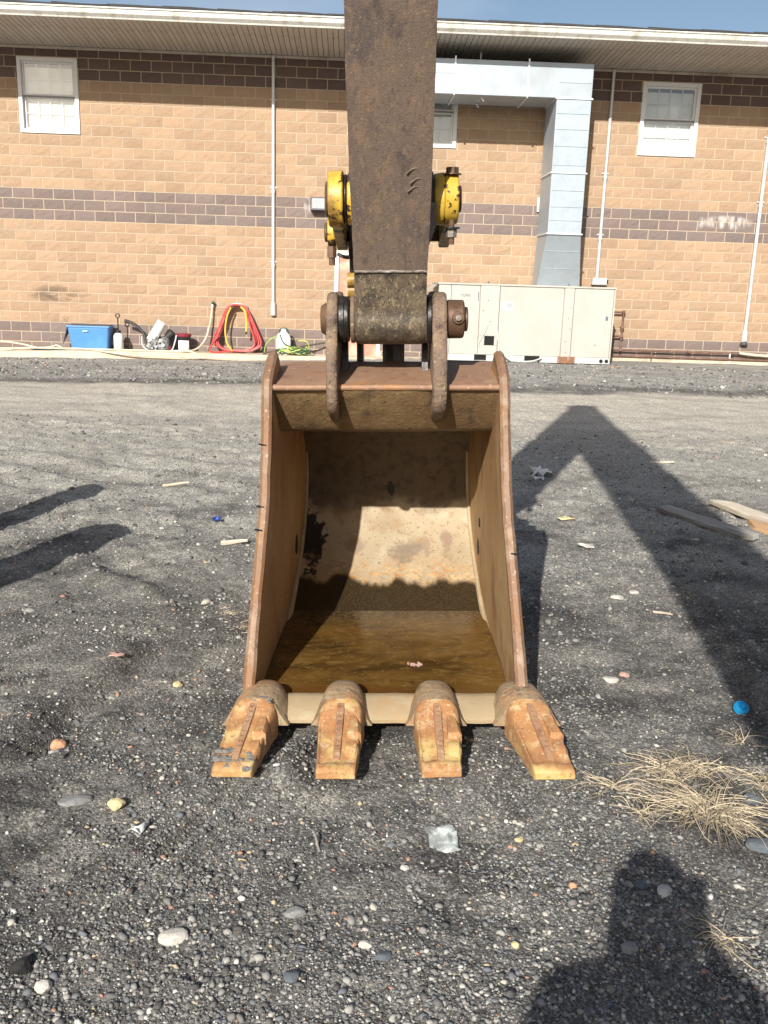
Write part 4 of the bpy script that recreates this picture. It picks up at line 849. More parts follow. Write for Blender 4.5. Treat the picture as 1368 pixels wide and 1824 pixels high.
# linkage pins on the stick
LP = (3.52, 1.885)
def disc(name, m_, a, b, c, r_, rb=None, bev=.006): return MB(BK).cyl((a, *c), (b, *c), r_, rb, n=36).build(name, m_, ex, smooth=True, bevel=bev)
disc('link_eye', 'yellow', -.206, -.152, LP, .098); disc('spacer', 'grease', -.1515, -.138, LP, .086); disc('boss_ring', 'yellow', -.1375, -.112, LP, .09)
disc('pin_end', 'pin', -.218, -.2065, LP, .062)
disc('spacer', 'grease', .152, .172, LP, .096); disc('boss_ring', 'yellow', .1725, .212, LP, .086, .092); disc('link_eye', 'yellow', .2125, .262, LP, .092, .086)
disc('pin_end', 'pin', .2625, .274, LP, .048)
bx = .238
MB(BK).cyl((bx, LP[0] - .04, LP[1] + .083), (bx, LP[0] - .04, LP[1] + .104), .023, n=6).build('bolt_head', 'pin', ex); MB(BK).cyl((bx, LP[0] - .04, LP[1] + .079), (bx, LP[0] - .04, LP[1] + .0825), .033, n=16).build('washer', 'pin', ex)
MB(BK).cyl((bx, LP[0] - .04, LP[1] - .16), (bx, LP[0] - .04, LP[1] - .07), .011, n=10).build('bolt_shank', 'pin', ex); MB(BK).cyl((bx, LP[0] - .04, LP[1] - .106), (bx, LP[0] - .04, LP[1] - .10), .03, n=16).build('washer', 'grease', ex)
MB(BK).cyl((bx, LP[0] - .04, LP[1] - .135), (bx, LP[0] - .04, LP[1] - .1065), .02, n=6).build('nut', 'weld', ex)
# links running back to the bucket cylinder
L2 = (3.93, 1.79)
def linkplate(x0, x1, a, b, ra, rb, name, m_):
    n = 14; dv = Vector((b[0] - a[0], b[1] - a[1])); ang = math.atan2(dv.y, dv.x); pr_ = []
    for i in range(n + 1): t = ang + math.pi / 2 + math.pi * i / n; pr_.append((a[0] + ra * math.cos(t), a[1] + ra * math.sin(t)))
    for i in range(n + 1): t = ang - math.pi / 2 + math.pi * i / n; pr_.append((b[0] + rb * math.cos(t), b[1] + rb * math.sin(t)))
    return MB(BK).prism(pr_, x0, x1).build(name, m_, ex, bevel=.006)
linkplate(-.201, -.158, LP, L2, .08, .07, 'idler_link', 'yellow'); linkplate(.214, .256, LP, L2, .07, .06, 'idler_link', 'yellow')
disc('link_eye', 'yellow', -.238, -.207, L2, .062); disc('pin_end', 'pin', -.252, -.2385, L2, .038); disc('link_pin', 'pin', -.20, .25, L2, .036)
disc('cylinder_eye', 'grease', -.152, -.10, (3.90, 1.755), .075)
MB(BK).cyl((-.222, L2[0] - .02, 1.69), (-.222, L2[0] - .02, 1.735), .02, n=6).build('nut', 'pin', ex); MB(BK).cyl((-.222, L2[0] - .02, 1.66), (-.222, L2[0] - .02, 1.69), .013, n=8).build('bolt_shank', 'pin', ex)
MB(BK).tube(smooth_path([(-.20, 3.93, 1.705), (-.16, 3.92, 1.69), (-.13, 3.9, 1.70)]), .007).build('grease_line', 'rubber', ex, smooth=True)
BP = (3.98, 1.475)
for x0, x1 in ((-.150, -.108), (.108, .150)): linkplate(x0, x1, L2, BP, .065, .07, 'bucket_link', 'grease')
MB(BK).box(-.107, .107, 3.90, 4.0, 1.58, 1.68).build('link_web', 'grease', ex)
MB(BK).loft([[(XC + HW - .004, y, z) for y, z in ((3.43, 1.70), (3.36, 1.86), (3.60, 1.90), (3.60, 1.70))], [(XC + HW + .030, y, z) for y, z in ((3.44, 1.795), (3.40, 1.86), (3.60, 1.90), (3.60, 1.78))]]).build('boss_reinforcement', 'stick_plate', ex, bevel=.006)
# boom cylinder, boom, body and tracks behind the viewer
boom_t = [(2.30, 6.0), (.77, 5.32), (-1.35, 4.48), (-2.4, 4.0), (-4.0, 3.25), (-5.9, 2.15)]; boom_b = [(-5.9, 1.55), (-4.2, 1.9), (-2.4, 2.5), (-2.0, 2.75), (-1.1, 3.48), (1.0, 4.45), (1.9, 4.9)]
BY = BK @ Matrix.Translation((0, 2.0, 0)) @ Matrix.Rotation(R(4.0), 4, 'Z') @ Matrix.Translation((0, -2.0, 0))
MB(BY).prism(boom_t + boom_b, -.2, .2).build('boom', 'machine', ex, bevel=.02)
MB(BK).cyl((XC, 3.86, 2.0), (XC, 3.62, 3.3), .04, n=14).build('cylinder_rod', 'galv_seam', ex, smooth=True); MB(BK).cyl((XC, 3.62, 3.3), (XC, 3.0, 4.9), .075, n=18).build('bucket_cylinder', 'machine', ex, smooth=True)
for a, b in (((.45, -1.9, 1.25), (.10, -.85, 3.5)), ((.95, -2.0, 1.25), (.60, -.95, 3.5))): MB().cyl(a, b, .06, n=16).build('boom_cylinder', 'machine', ex, smooth=True)
for s in (-1.35, 1.35):
    tk = [(-4.6, .45), (-4.75, .6), (-4.9, .85)]
    pr_ = [( -6.6 + 1.75 * sgn + .45 * math.cos(t), .45 + .45 * math.sin(t)) for sgn, rg in ((1, np.linspace(-math.pi / 2, math.pi / 2, 9)), (-1, np.linspace(math.pi / 2, 3 * math.pi / 2, 9))) for t in rg]
    MB().prism(pr_, s - .3, s + .3).build('track', 'track', ex, bevel=.02)
MB().box(-1.0, 1.0, -7.8, -5.4, .55, .95).build('undercarriage', 'machine', ex, bevel=.03)
MB().box(-1.35, 1.35, -9.6, -5.7, 1.0, 2.15).build('engine_house', 'machine', ex, bevel=.08)
cb_ = MB().prism([(-5.2, 1.05), (-5.0, 1.6), (-5.35, 2.85), (-6.7, 2.9), (-6.8, 1.05)], -1.32, -.4).build('cab', 'machine', ex, bevel=.05)
MB().prism([(-5.02, 1.75), (-5.30, 2.72), (-5.315, 2.72), (-5.04, 1.75)], -1.25, -.47).build('windscreen', 'cabglass', ex)

# ------------------------------------------------------------------ bucket
bk = root('excavator_bucket', BK @ Matrix.Translation((0, 3.6, 0)), 'rusty four-tooth excavator bucket holding brown water, mouth to the viewer', 'bucket')
inner = [(3.10, .122), (3.2, .085), (3.4, .072), (3.7, .070), (3.9, .083), (4.05, .108), (4.22, .155), (4.38, .225), (4.51, .305), (4.60, .40), (4.645, .52), (4.64, .66), (4.57, .80), (4.43, .92), (4.28, 1.01), (4.08, 1.05), (3.80, 1.045)]
def offs(pr_, d):
    out = []
    for i, p in enumerate(pr_):
        a, b = pr_[max(i - 1, 0)], pr_[min(i + 1, len(pr_) - 1)]; t = Vector((b[0] - a[0], b[1] - a[1])).normalized(); out.append((p[0] + t.y * d, p[1] - t.x * d))
    return out
def dens(pr_, n=3):
    P = smooth_path([(0, y, z) for y, z in pr_], n); return [(p.y, p.z) for p in P]
inn = dens(inner); outr = offs(inn, .028)
def xo(y, z):                                                # outer half width of the side plates
    w = np.interp(z, [0, .2, .77, 1.25, 1.35], [.512, .508, .479, .473, .472]); return float(w) - .030 * max(0, y - 3.05) / 1.5
TH = .036
sh = MB(BK); rings = []
for (yi, zi), (yo, zo_) in zip(inn, outr):
    w = xo(yi, zi) - TH + .004; xs_ = np.linspace(-w, w, 25)
    rings.append([(x_, yi + .004 * mnoise.noise(Vector((x_ * 6, yi * 5, zi * 5))), zi + .003 * mnoise.noise(Vector((x_ * 6, yi * 5, zi * 5 + 9)))) for x_ in xs_] + [(x_, yo, zo_) for x_ in xs_[::-1]])
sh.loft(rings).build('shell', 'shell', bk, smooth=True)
edge = [(3.015, .115), (3.055, .20), (3.20, .48), (3.345, .77), (3.43, 1.0), (3.475, 1.20), (3.50, 1.245), (3.60, 1.30), (3.665, 1.318)]
rear = [(3.70, 1.30), (3.80, 1.19)]
outl = dens(edge, 3) + rear + [(p[0], p[1]) for p in outr[::-1] if p[0] > 3.16 or p[1] > .5]
for sg in (-1, 1):
    mb = MB(BK)
    mb.loft([[(sg * (xo(y, z) - TH), y, z) for y, z in outl], [(sg * xo(y, z), y, z) for y, z in outl]])
    sp2 = mb.build('side_plate', 'side_in', bk, smooth=True, bevel=.006)
    # worn rolled leading edge
    ed = dens(edge, 6); rings = []
    for i, (y, z) in enumerate(ed):
        a, b = ed[max(i - 1, 0)], ed[min(i + 1, len(ed) - 1)]; t = Vector((b[0] - a[0], b[1] - a[1])).normalized(); nrm = (-t.y, t.x)
        e = .0022 * mnoise.noise(Vector((z * 16, sg * 4, 2))) ; x1 = xo(y, z) + .003 + e; x0 = x1 - TH - .004 + .0022 * mnoise.noise(Vector((z * 13, sg * 4, 8)))
        if z < .3: x0 -= .004
        fwdn, bkn = .012 + e, -.03
        pr_ = [(x0, bkn), (x0, .002), (x0 + .010, fwdn), (x1 - .012, fwdn + .001), (x1, .0), (x1, bkn)]
        rings.append([(sg * px_, y + nrm[0] * k_, z + nrm[1] * k_) for px_, k_ in pr_])
    MB(BK).loft(rings).build('worn_edge', 'edge', sp2, smooth=True)
    # dark nicks in the edge
    for z in ((.78, .70, 1.0) if sg < 0 else (.62,)):
        y = float(np.interp(z, [p[1] for p in edge], [p[0] for p in edge])); w = xo(y, z)
        MB(BK).obox(Matrix.Translation((sg * (w - .005), y - .011, z)) @ Matrix.Rotation(R(8), 4, 'Y'), .015, .004, .0025).build('nick', 'black', sp2)
    for (y, z, a, b) in (((4.26, .36, .02, .04), (4.18, .50, .012, .022)) if sg > 0 else ((4.30, .36, .02, .05),)):
        w = xo(y, z) - TH
        MB(BK).cyl((sg * (w - .002), y, z), (sg * (w + .01), y, z), b, n=14).build('worn_hole', 'black', sp2)
    # fillet weld along the floor
    rows = [(y, z) for y, z in inn if z < .80]
    MB(BK).tube([(sg * (xo(y, z) - TH - .006), y - .0, z + .008) for y, z in rows], lambda t: .022 - .015 * t, 8).build('corner_weld', 'lip', sp2, smooth=True)
# torsion tube across the top
tz = [(3.485, 1.208), (3.50, 1.212), (3.84, 1.275), (3.95, 1.22), (3.98, 1.06), (3.60, 1.025), (3.515, 1.030), (3.495, 1.045)]
w0 = .433
MB(BK).prism([(3.535, 1.2035), (3.835, 1.262), (3.95, 1.21), (4.0, 1.05), (3.74, 1.005), (3.70, 1.012)], -w0, w0).build('torsion_tube', 'tube_front', bk)
nz_ = 12; rings = []
for i in range(nz_ + 1):
    t = i / nz_; z = 1.008 + (1.206 - 1.008) * t; yb_ = 3.495 + .185 * (1 - t) ** 1.15; rings.append([(x_, yb_ + .004 * mnoise.noise(Vector((x_ * 14, z * 14, 4))) - (.010 if -.175 < x_ < .165 else 0) + (.012 if i == 0 else 0), z) for x_ in np.linspace(-w0, w0, 45)] + [(x_, yb_ + .03, z) for x_ in np.linspace(w0, -w0, 45)])
MB(BK).loft(rings).build('tube_front_plate', 'tube_front', bk, smooth=True)
rings = []
for i in range(9):
    t = i / 8; y = 3.492 + .35 * t; z = 1.213 + .062 * t; rings.append([(x_, y - (.010 if -.175 < x_ < .165 and i == 0 else 0), z + .002 * mnoise.noise(Vector((x_ * 12, y * 12, 1))) - (.010 if i == 0 else 0)) for x_ in np.linspace(-w0, w0, 45)] + [(x_, y + .01, z - .012) for x_ in np.linspace(w0, -w0, 45)])
MB(BK).loft(rings).build('tube_top_plate', 'tube_top', bk, smooth=True)
MB(BK).tube([(x_, 3.494 + .002 * mnoise.noise(Vector((x_ * 30, 0, 0))), 1.206) for x_ in np.linspace(-w0, w0, 50)], .0125, 10).build('weld_bead', 'tube_top', bk, smooth=True)
# hinge ears
def ear(x0, x1, nm, m_):
    pr_ = [(PC[0] + .102 * math.cos(t), PC[1] + .102 * math.sin(t)) for t in np.linspace(R(70), R(196), 12)]
    pr_ += [(3.462, 1.38), (3.425, 1.31), (3.425, 1.25), (3.43, 1.16), (3.442, 1.128), (3.49, 1.105), (3.66, 1.045), (3.60, 1.24), (3.99, 1.25), (4.06, 1.40), (4.05, 1.50), (3.99, 1.555), (3.90, 1.54), (3.80, 1.50)]
    n = 3; rings = []
    for i, (xx, dd) in enumerate(((x0, .022), (x0 + .005, .008), (x0 + .013, 0), (x1 - .013, 0), (x1 - .005, .008), (x1, .022))):
        cy, cz = 3.7, 1.35
        rings.append([(xx + .0016 * mnoise.noise(Vector((y * 22, z * 22, x0 * 50))), y + (cy - y) * dd * 1.6 + .0022 * mnoise.noise(Vector((y * 30, z * 26, 2))), z + (cz - z) * dd * 2) for y, z in pr_])
    return MB(BK).loft(rings).build(nm, m_, bk, smooth=True)
ear(-.222, -.181, 'hinge_ear', 'ear'); ear(.175, .229, 'hinge_ear', 'ear')
for a, b in ((-.181, -.155), (.150, .1748)): MB(BK).cyl((a, *PC), (b, *PC), .088, n=28).build('ear_boss', 'ear' if a > 0 else 'grease', bk, smooth=True, bevel=.005)
MB(BK).cyl((-.232, *PC), (.30, *PC), .05, n=24).build('hinge_pin', 'pin', bk, smooth=True)
MB(BK).cyl((-.248, *PC), (-.2225, *PC), .050, .066, n=28).build('pin_cap', 'pin', bk, smooth=True, bevel=.005)
MB(BK).cyl((.2295, *PC), (.298, *PC), .073, .072, n=32).build('pin_collar', 'pin', bk, smooth=True, bevel=.008)
MB(BK).cyl((.2985, *PC), (.312, *PC), .046, n=24).build('pin_cap', 'pin', bk, smooth=True, bevel=.004)
MB(BK).cyl((.272, PC[0] - .066, PC[1] + .008), (.272, PC[0] - .080, PC[1] + .008), .024, n=18).build('bolt_boss', 'pin', bk, smooth=True, bevel=.003)
MB(BK).cyl((.272, PC[0] - .0805, PC[1] + .008), (.272, PC[0] - .092, PC[1] + .008), .012, n=6).build('bolt_head', 'weld', bk)
MB(BK).cyl((-.23, *BP), (.24, *BP), .045, n=22).build('link_pin', 'pin', bk, smooth=True)
for a, b, m_ in ((-.122, -.096, 'grease'), (.0, .03, 'stick_low'), (-.015, .075, 'grease')): MB(BK).prism([(3.86, 1.262), (3.87, 1.40), (3.92, 1.50), (4.02, 1.50), (4.06, 1.26)], a, b).build('inner_bracket', m_, bk)
for a in (-.165, .155): MB(BK).prism([(3.70, 1.25), (3.74, 1.40), (3.80, 1.42), (3.80, 1.26)], a - .012, a + .012).build('gusset', 'grease', bk)
# lip
lr = []
for x_ in np.linspace(-.492, .492, 46):
    e = .003 * mnoise.noise(Vector((x_ * 9, 3, 1))); f = .0025 * mnoise.noise(Vector((x_ * 14, 7, 1)))
    lr.append([(x_, 3.165, .080), (x_, 3.155, .112 + f), (x_, 3.105, .134 + f), (x_, 3.075, .134 + f), (x_, 2.985 + e, .110 + f), (x_, 2.966 + e, .098 + f), (x_, 2.968 + e, .084 + f), (x_, 3.01, .062), (x_, 3.16, .05)])
MB(BK).loft(lr).build('lip', 'lip', bk, smooth=True)
# four teeth on adapters
def section(xc, y, hw, zt_, zb, ed=.35, n=9):
    pts = []
    for i in range(n):
        t = math.pi * i / (n - 1); cx = math.copysign(abs(math.cos(t)) ** ed, math.cos(t)) * hw; cz = zb + (zt_ - zb) * (abs(math.sin(t)) ** ed if 0 < i < n - 1 else 0)
        pts.append((xc + cx, y, cz))
    return pts
TEETH = [(-.447, -.492), (-.152, -.157), (.178, .184), (.488, .545)]
for ti, (xb, xt) in enumerate(TEETH):
    cx = lambda y: xb + (xt - xb) * (3.0 - y) / .34
    corner = ti in (0, 3); dx = 0
    A = [(3.205, .022, .118), (3.185, .042, .136), (3.16, .056, .158), (3.13, .066, .176), (3.09, .074, .189), (3.04, .080, .194), (2.985, .082, .190), (2.942, .081, .180)]
    ad = MB(BK).loft([[(p[0] + math.copysign(.026 * max(0, 1 - (p[2] - .088) / (.55 * (z - .088))) ** 1.6 * min(1, (3.21 - y) / .06), p[0] - cx(min(y, 3.05))), p[1], p[2]) for p in section(cx(min(y, 3.05)), y, hw * (1.12 if corner else 1), z, .088, .72, 25)] for y, hw, z in A]).build('adapter', 'adapter', bk, smooth=True)
    MB(BK).tube([(cx(2.95) + .081 * math.cos(t), 2.949, .070 + .112 * abs(math.sin(t)) ** .72) for t in np.linspace(.15, math.pi - .15, 24)], .006, 7).build('adapter_seam', 'lip', ad, smooth=True)
    T = [(2.950, .078, .181, .058), (2.935, .080, .174, .056), (2.91, .079, .164, .054), (2.87, .075, .148, .052), (2.80, .071, .124, .050), (2.74, .068, .104, .047), (2.695, .066, .090, .045), (2.662, .065, .078, .046)]
    T[-1] = (2.662 + (.004, -.006, .006, -.003)[ti], *T[-1][1:]); T.append((T[-1][0] - .008, .062, .070, .052)); TIP = T[-1][0]
    Ty = [t[0] for t in T][::-1]; sq = [.55, .45, .32, .25, .22, .2, .2, .2, .3][::-1]
    rings = []
    for y in list(np.linspace(2.950, TIP + .008, 34)) + [TIP + .003, TIP]:
        hw, z, zb, e = (float(np.interp(y, Ty, vals)) for vals in ([t[1] for t in T][::-1], [t[2] for t in T][::-1], [t[3] for t in T][::-1], sq))
        ring = section(cx(y), y, hw, z, zb, e, 31); tt_ = (2.950 - y) / (2.950 - TIP); out_ = []
        for p in ring:
            rel = (p[0] - cx(y)) / hw; ar = abs(rel); dz = 0
            if p[2] > zb + .6 * (z - zb):
                arch = .16 + .10 * max(0, (ar - .45) / .45) ** 2
                pk_ = float(sstep(arch - .03, arch + .05, np.array(tt_)) * sstep(.90, .84, np.array(tt_)) * sstep(.20, .34, np.array(ar)) * sstep(.97, .80, np.array(ar)))
                dz = -.0105 * pk_ * (1 if rel < 0 else .7) + (.006 if tt_ < .10 else 0) * float(sstep(.14, .05, np.array(tt_))) + .003 * float(sstep(.86, .90, np.array(tt_)))
            out_.append((p[0] + .002 * mnoise.noise(Vector((p[0] * 30, y * 30, ti))), p[1], p[2] + dz + .0045 * mnoise.noise(Vector((p[0] * 22, y * 22, ti * 7 + 5))) + .0012 * mnoise.noise(Vector((p[0] * 80, y * 80, ti + 8)))))
        rings.append(out_)
    tt = MB(BK).loft(rings).build('tooth', 'tooth', bk, smooth=True)
    ztop = lambda y: float(np.interp(y, [t[0] for t in T][::-1], [t[2] for t in T][::-1]))
    rb = []
    for y in np.linspace(2.932, 2.70, 12):
        w = .0165 - .003 * (2.968 - y) / .27; z = ztop(y); h_ = .0075 * min(1, (y - 2.69) / .04, (2.95 - y) / .02)
        rb.append([(cx(y) - w, y, z - .012), (cx(y) - w * .75, y, z + h_), (cx(y) + w * .75, y, z + h_), (cx(y) + w, y, z - .012)])
    MB(BK).loft(rb).build('tooth_rib', 'tooth_rib', tt, smooth=True)
    em = MB(BK)
    for k in range(9):
        if k == 4: continue
        y = 2.915 - k * .021; z = ztop(y) + .0072
        for j in range(3): em.box(cx(y) - .006 + j * .0045, cx(y) - .0035 + j * .0045, y - .006 + .002 * ((k + j) % 3), y + .005 - .002 * ((k * j) % 2), z - .002, z + .0022)
    em.build('raised_lettering', 'tooth_rib', tt, kind='stuff')
    # shoulder that steps down on the right-hand side
    sd = []
    for y, dz, ww in ((2.90, -.006, .060), (2.86, .004, .071), (2.82, .012, .074), (2.802, .014, .075), (2.800, .002, .070), (2.79, -.012, .064)):
        z = ztop(y) + dz; x0 = cx(y) + .026; x1 = cx(y) + ww; sd.append([(x0, y, z - .03), (x0 + .004, y, z - .002), (x1 - .01, y, z), (x1, y, z - .012), (x1, y, z - .045), (x0, y, z - .05)])
    MB(BK).loft(sd).build('shoulder', 'tooth', tt, smooth=True)
    sd = []
    for y, dz, ww in ((2.785, -.004, .064), (2.765, .004, .070), (2.745, .004, .070), (2.722, -.004, .065)):
        z = ztop(y) + dz; x0 = cx(y) + .022; x1 = cx(y) + ww; sd.append([(x0, y, z - .02), (x0 + .004, y, z - .002), (x1 - .008, y, z), (x1, y, z - .01), (x1, y, z - .035), (x0, y, z - .04)])
    MB(BK).loft(sd).build('shoulder', 'tooth', tt, smooth=True)
# mud stuck on the left tooth
mm = random.Random(12); bmv, bmf = [], []
for k in range(46):
    if k < 40: x_ = -.487 + mm.uniform(-.056, .056); y_ = 2.71 + mm.uniform(-.032, .034) - .25 * (x_ + .487); z_ = .083 + (y_ - 2.69) * .34; r_ = mm.uniform(.006, .017)
    else: x_ = -.425 + mm.gauss(0, .014); y_ = 2.945 + mm.gauss(0, .012); z_ = .183; r_ = mm.uniform(.006, .014)
    o_ = len(bmv)
    for q_ in ICO:
        e = 1 + mm.uniform(-.3, .3); bmv.append((x_ + q_[0] * r_ * e * 1.2, y_ + q_[1] * r_ * e, z_ + q_[2] * r_ * e * .55))
    bmf += [tuple(int(i) + o_ for i in f) for f in ICF]
MB(BK).add(bmv, bmf).build('dried_mud', 'mud', bk, kind='stuff')
# water
wz = .1085; ny = 30; rings = []
for y in np.linspace(3.135, 4.045, ny):
    w = xo(y, wz) - TH - .006; rings.append([(x_, y, wz + .0004 * mnoise.noise(Vector((x_ * 9, y * 9, 0)))) for x_ in np.linspace(-w, w, 30)])
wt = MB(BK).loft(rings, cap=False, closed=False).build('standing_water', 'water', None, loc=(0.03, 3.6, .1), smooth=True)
tag(wt, 'shallow brown rusty water lying in the bottom of the bucket', 'water')
lf = MB(BK)
for k in range(9): a = rng.uniform(0, 6.28); x_, y_ = .12 + rng.normal(0, .018), 3.42 + rng.normal(0, .008); lf.obox(Matrix.Translation((x_, y_, wz + .003)) @ Matrix.Rotation(a, 4, 'Z') @ Matrix.Rotation(.25, 4, 'X'), .010, .004, .0012)
tag(lf.build('floating_scrap', 'rock_pink', None, loc=(.14, 3.42, .11)), 'pale scrap of leaf floating on the brown water', 'leaf')

# ------------------------------------------------------------------ loose things on the ground
def G(x, y): return float(gz(np.array([x]), np.array([y]))[0])
def rock(name, x, y, r, m_, label, sq=.6, st=1.3, seed=0, rot=0, sub=3):
    bm = bmesh.new(); bmesh.ops.create_icosphere(bm, subdivisions=sub, radius=1); rr = random.Random(seed)
    pl = [(Vector((rr.gauss(0, 1), rr.gauss(0, 1), rr.gauss(0, 1))).normalized(), rr.uniform(.62, .9)) for _ in range(9)]
    vs = []
    for v_ in bm.verts:
        p = v_.co.copy()
        for n_, d_ in pl:
            e = p.dot(n_) - d_
            if e > 0: p -= n_ * e * .92
        p *= 1 + .10 * mnoise.noise(v_.co * 3 + Vector((seed, 0, 0))) + .05 * mnoise.noise(v_.co * 9 + Vector((seed, 4, 0)))
        vs.append((p.x * r * st, p.y * r, p.z * r * sq))
    fs = [[v_.index for v_ in f_.verts] for f_ in bm.faces]; bm.free(); z = G(x, y)
    M = Matrix.Translation((x, y, z + r * sq * .45)) @ Matrix.Rotation(rot, 4, 'Z')
    o = MB(M).add(vs, fs).build(name, m_, None, loc=(x, y, z), smooth=False)
    return tag(o, label, 'stone')
rock('stone', -1.105, 2.90, .026, 'rock_orange', 'orange-pink stone lying alone left of the leftmost tooth', .9, 1.1, 1)
rock('stone', -.80, 2.54, .026, 'rock_yellow', 'rounded pale yellow stone below the orange stone at the left', .75, 1.15, 2)
rock('stone', -.488, 1.955, .030, 'rock_white', 'rough whitish stone in the lower left gravel', .5, 1.3, 3, .4)
rock('stone', -.935, 2.56, .034, 'rock_grey', 'flat grey stone left of the pale yellow stone', .35, 1.6, 4, .2)
rock('stone', -.805, 3.41, .019, 'rock_yellow', 'small yellowish stone nearest the left side of the bucket', .6, 1.2, 5)
rock('stone', -.825, 1.85, .026, 'rock_dark', 'black lump at the bottom left edge', .9, 1.1, 6)
rock('stone', -.755, 1.80, .020, 'rock_white', 'white stone just right of the black lump', .7, 1.1, 7)
rock('stone', .09, 2.27, .012, 'rock_white', 'white pebble below the clear plastic shard', .8, 1.1, 8)
rock('stone', -.20, 2.06, .022, 'rock_grey', 'pale grey split stone left of centre in the near gravel', .5, 1.4, 9)
rock('stone', -.18, 1.82, .021, 'rock_slate', 'dark blue-grey stone in the near gravel below centre', .5, 1.1, 10)
rock('stone', 0.03, 1.91, .018, 'rock_slate', 'blue-grey oval stone near the bottom centre', .5, 1.4, 11, .3)
rock('stone', -.015, 1.945, .014, 'rock_white', 'cream oval pebble touching the blue-grey oval stone', .6, 1.4, 12)
rock('stone', .645, 1.965, .020, 'rock_grey', 'pale stone lying in the shadow at the lower right', .5, 1.3, 13, .6)
rock('stone', .80, 2.20, .022, 'rock_white', 'pale angular stone at the edge of the head-shaped shadow', .5, 1.4, 14, 1.2)
rock('stone', .74, 2.22, .018, 'rock_slate', 'slate stone inside the head-shaped shadow', .5, 1.2, 15)
rock('stone', 1.16, 2.42, .036, 'rock_slate', 'flat slate lump half under the dry grass at the right edge', .45, 1.6, 16)
rock('stone', 1.22, 2.68, .026, 'rock_slate', 'dark slate stone between the dry grass and the right edge', .7, 1.3, 17)
rock('stone', .98, 3.62, .026, 'rock_white', 'light stone cluster right of the bucket corner', .5, 1.4, 18)
rock('stone', 1.05, 3.66, .019, 'rock_pink', 'pinkish stone beside the light stone right of the bucket', .6, 1.2, 19)
rock('stone', 1.25, 4.63, .028, 'rock_white', 'pale stone on the lit strip between the two shadows', .5, 1.4, 20)
rock('stone', 1.36, 4.72, .024, 'rock_white', 'second pale stone on the lit strip, slightly further right', .5, 1.2, 21)
rock('stone', .43, 2.42, .010, 'rock_yellow', 'small yellow pebble right of the clear plastic shard', .8, 1.3, 22)
rock('stone', .36, 1.96, .011, 'rock_yellow', 'yellow pebble in the gravel right of bottom centre', .8, 1.1, 23)
rock('stone', .55, 2.21, .012, 'rock_orange', 'orange pebble left of the head-shaped shadow', .8, 1.1, 24)
rock('stone', .58, 3.02, .014, 'rock_brown', 'reddish brown chip beside the rightmost tooth', .5, 1.2, 25)

def plank(name, a, b, w, t, m_, label, tilt=0, lift=.02, cut=.06):
    a, b = Vector(a), Vector(b); d = (b - a); L = d.length; az = math.atan2(d.y, d.x)
    za, zb = G(a.x, a.y), G(b.x, b.y); el = math.atan2(zb - za, L)
    M = Matrix.Translation((a.x, a.y, za + lift)) @ Matrix.Rotation(az, 4, 'Z') @ Matrix.Rotation(-el, 4, 'Y') @ Matrix.Rotation(tilt, 4, 'X')
    r_ = root(name, M, label, 'plank')
    return r_, M, L
r_, M, L = plank('wood_plank', (2.06, 6.70), (2.44, 5.86), .09, .03, 'greywood', 'grey weathered plank lying in the shadow right of the bucket', tilt=.30, lift=.035)
MB(M).add([(0, -.035, -.018), (L - .07, -.045, -.018), (L, -.005, -.018), (L, .045, -.018), (.05, .045, -.018), (0, -.035, .018), (L - .07, -.045, .018), (L, -.005, .018), (L, .045, .018), (.05, .045, .018)], [(4, 3, 2, 1, 0), (5, 6, 7, 8, 9), (0, 1, 6, 5), (1, 2, 7, 6), (2, 3, 8, 7), (3, 4, 9, 8), (4, 0, 5, 9)]).build('board', 'greywood', r_, bevel=.003)
r_, M, L = plank('wood_plank', (2.50, 6.88), (2.86, 5.75), .12, .03, 'palewood', 'pale split plank with a broken orange end at the right edge', tilt=.15, lift=.045)
MB(M).add([(0, -.02, -.02), (L, -.07, -.02), (L, .07, -.02), (.16, .075, -.02), (0, -.02, .02), (L, -.07, .02), (L, .07, .02), (.16, .075, .02)], [(3, 2, 1, 0), (4, 5, 6, 7), (0, 1, 5, 4), (1, 2, 6, 5), (2, 3, 7, 6), (3, 0, 4, 7)]).build('board', 'palewood', r_, bevel=.004)
MB(M).add([(.62, -.16, -.045), (L + .05, -.20, -.045), (L + .05, -.05, -.045), (.48, -.055, -.045), (.70, -.145, .004), (L + .05, -.19, .004), (L + .05, -.05, .004), (.50, -.055, .0)], [(3, 2, 1, 0), (4, 5, 6, 7), (0, 1, 5, 4), (1, 2, 6, 5), (2, 3, 7, 6), (3, 0, 4, 7)]).build('broken_end', 'orangewood', r_, bevel=.004)
# bottle cap, scraps, twigs
cx_, cy_ = 1.425, 3.33; z = G(cx_, cy_); Mc = Matrix.Translation((cx_, cy_, z + .012)) @ Matrix.Rotation(R(28), 4, 'X') @ Matrix.Rotation(R(12), 4, 'Y')
cp_ = root('bottle_cap', Mc, 'bright blue plastic bottle cap on the gravel at the right', 'bottle cap')
MB(Mc).lathe((0, 0, 0), [(.027, -.012), (.028, .009), (.0265, .012), (.022, .012), (.0205, .004), (.004, .004)], 22).build('cap', 'capblue', cp_, smooth=True)
MB(Mc).lathe((.003, 0, 0), [(.011, .004), (.010, .015), (.004, .0155)], 14).build('spout', 'capblue', cp_, smooth=True)
for k in range(14):
    t = 2 * math.pi * k / 14; MB(Mc).obox(Matrix.Rotation(t, 4, 'Z') @ Matrix.Translation((.0282, 0, -.002)), .0012, .002, .008).build('grip_rib', 'capblue', cp_)
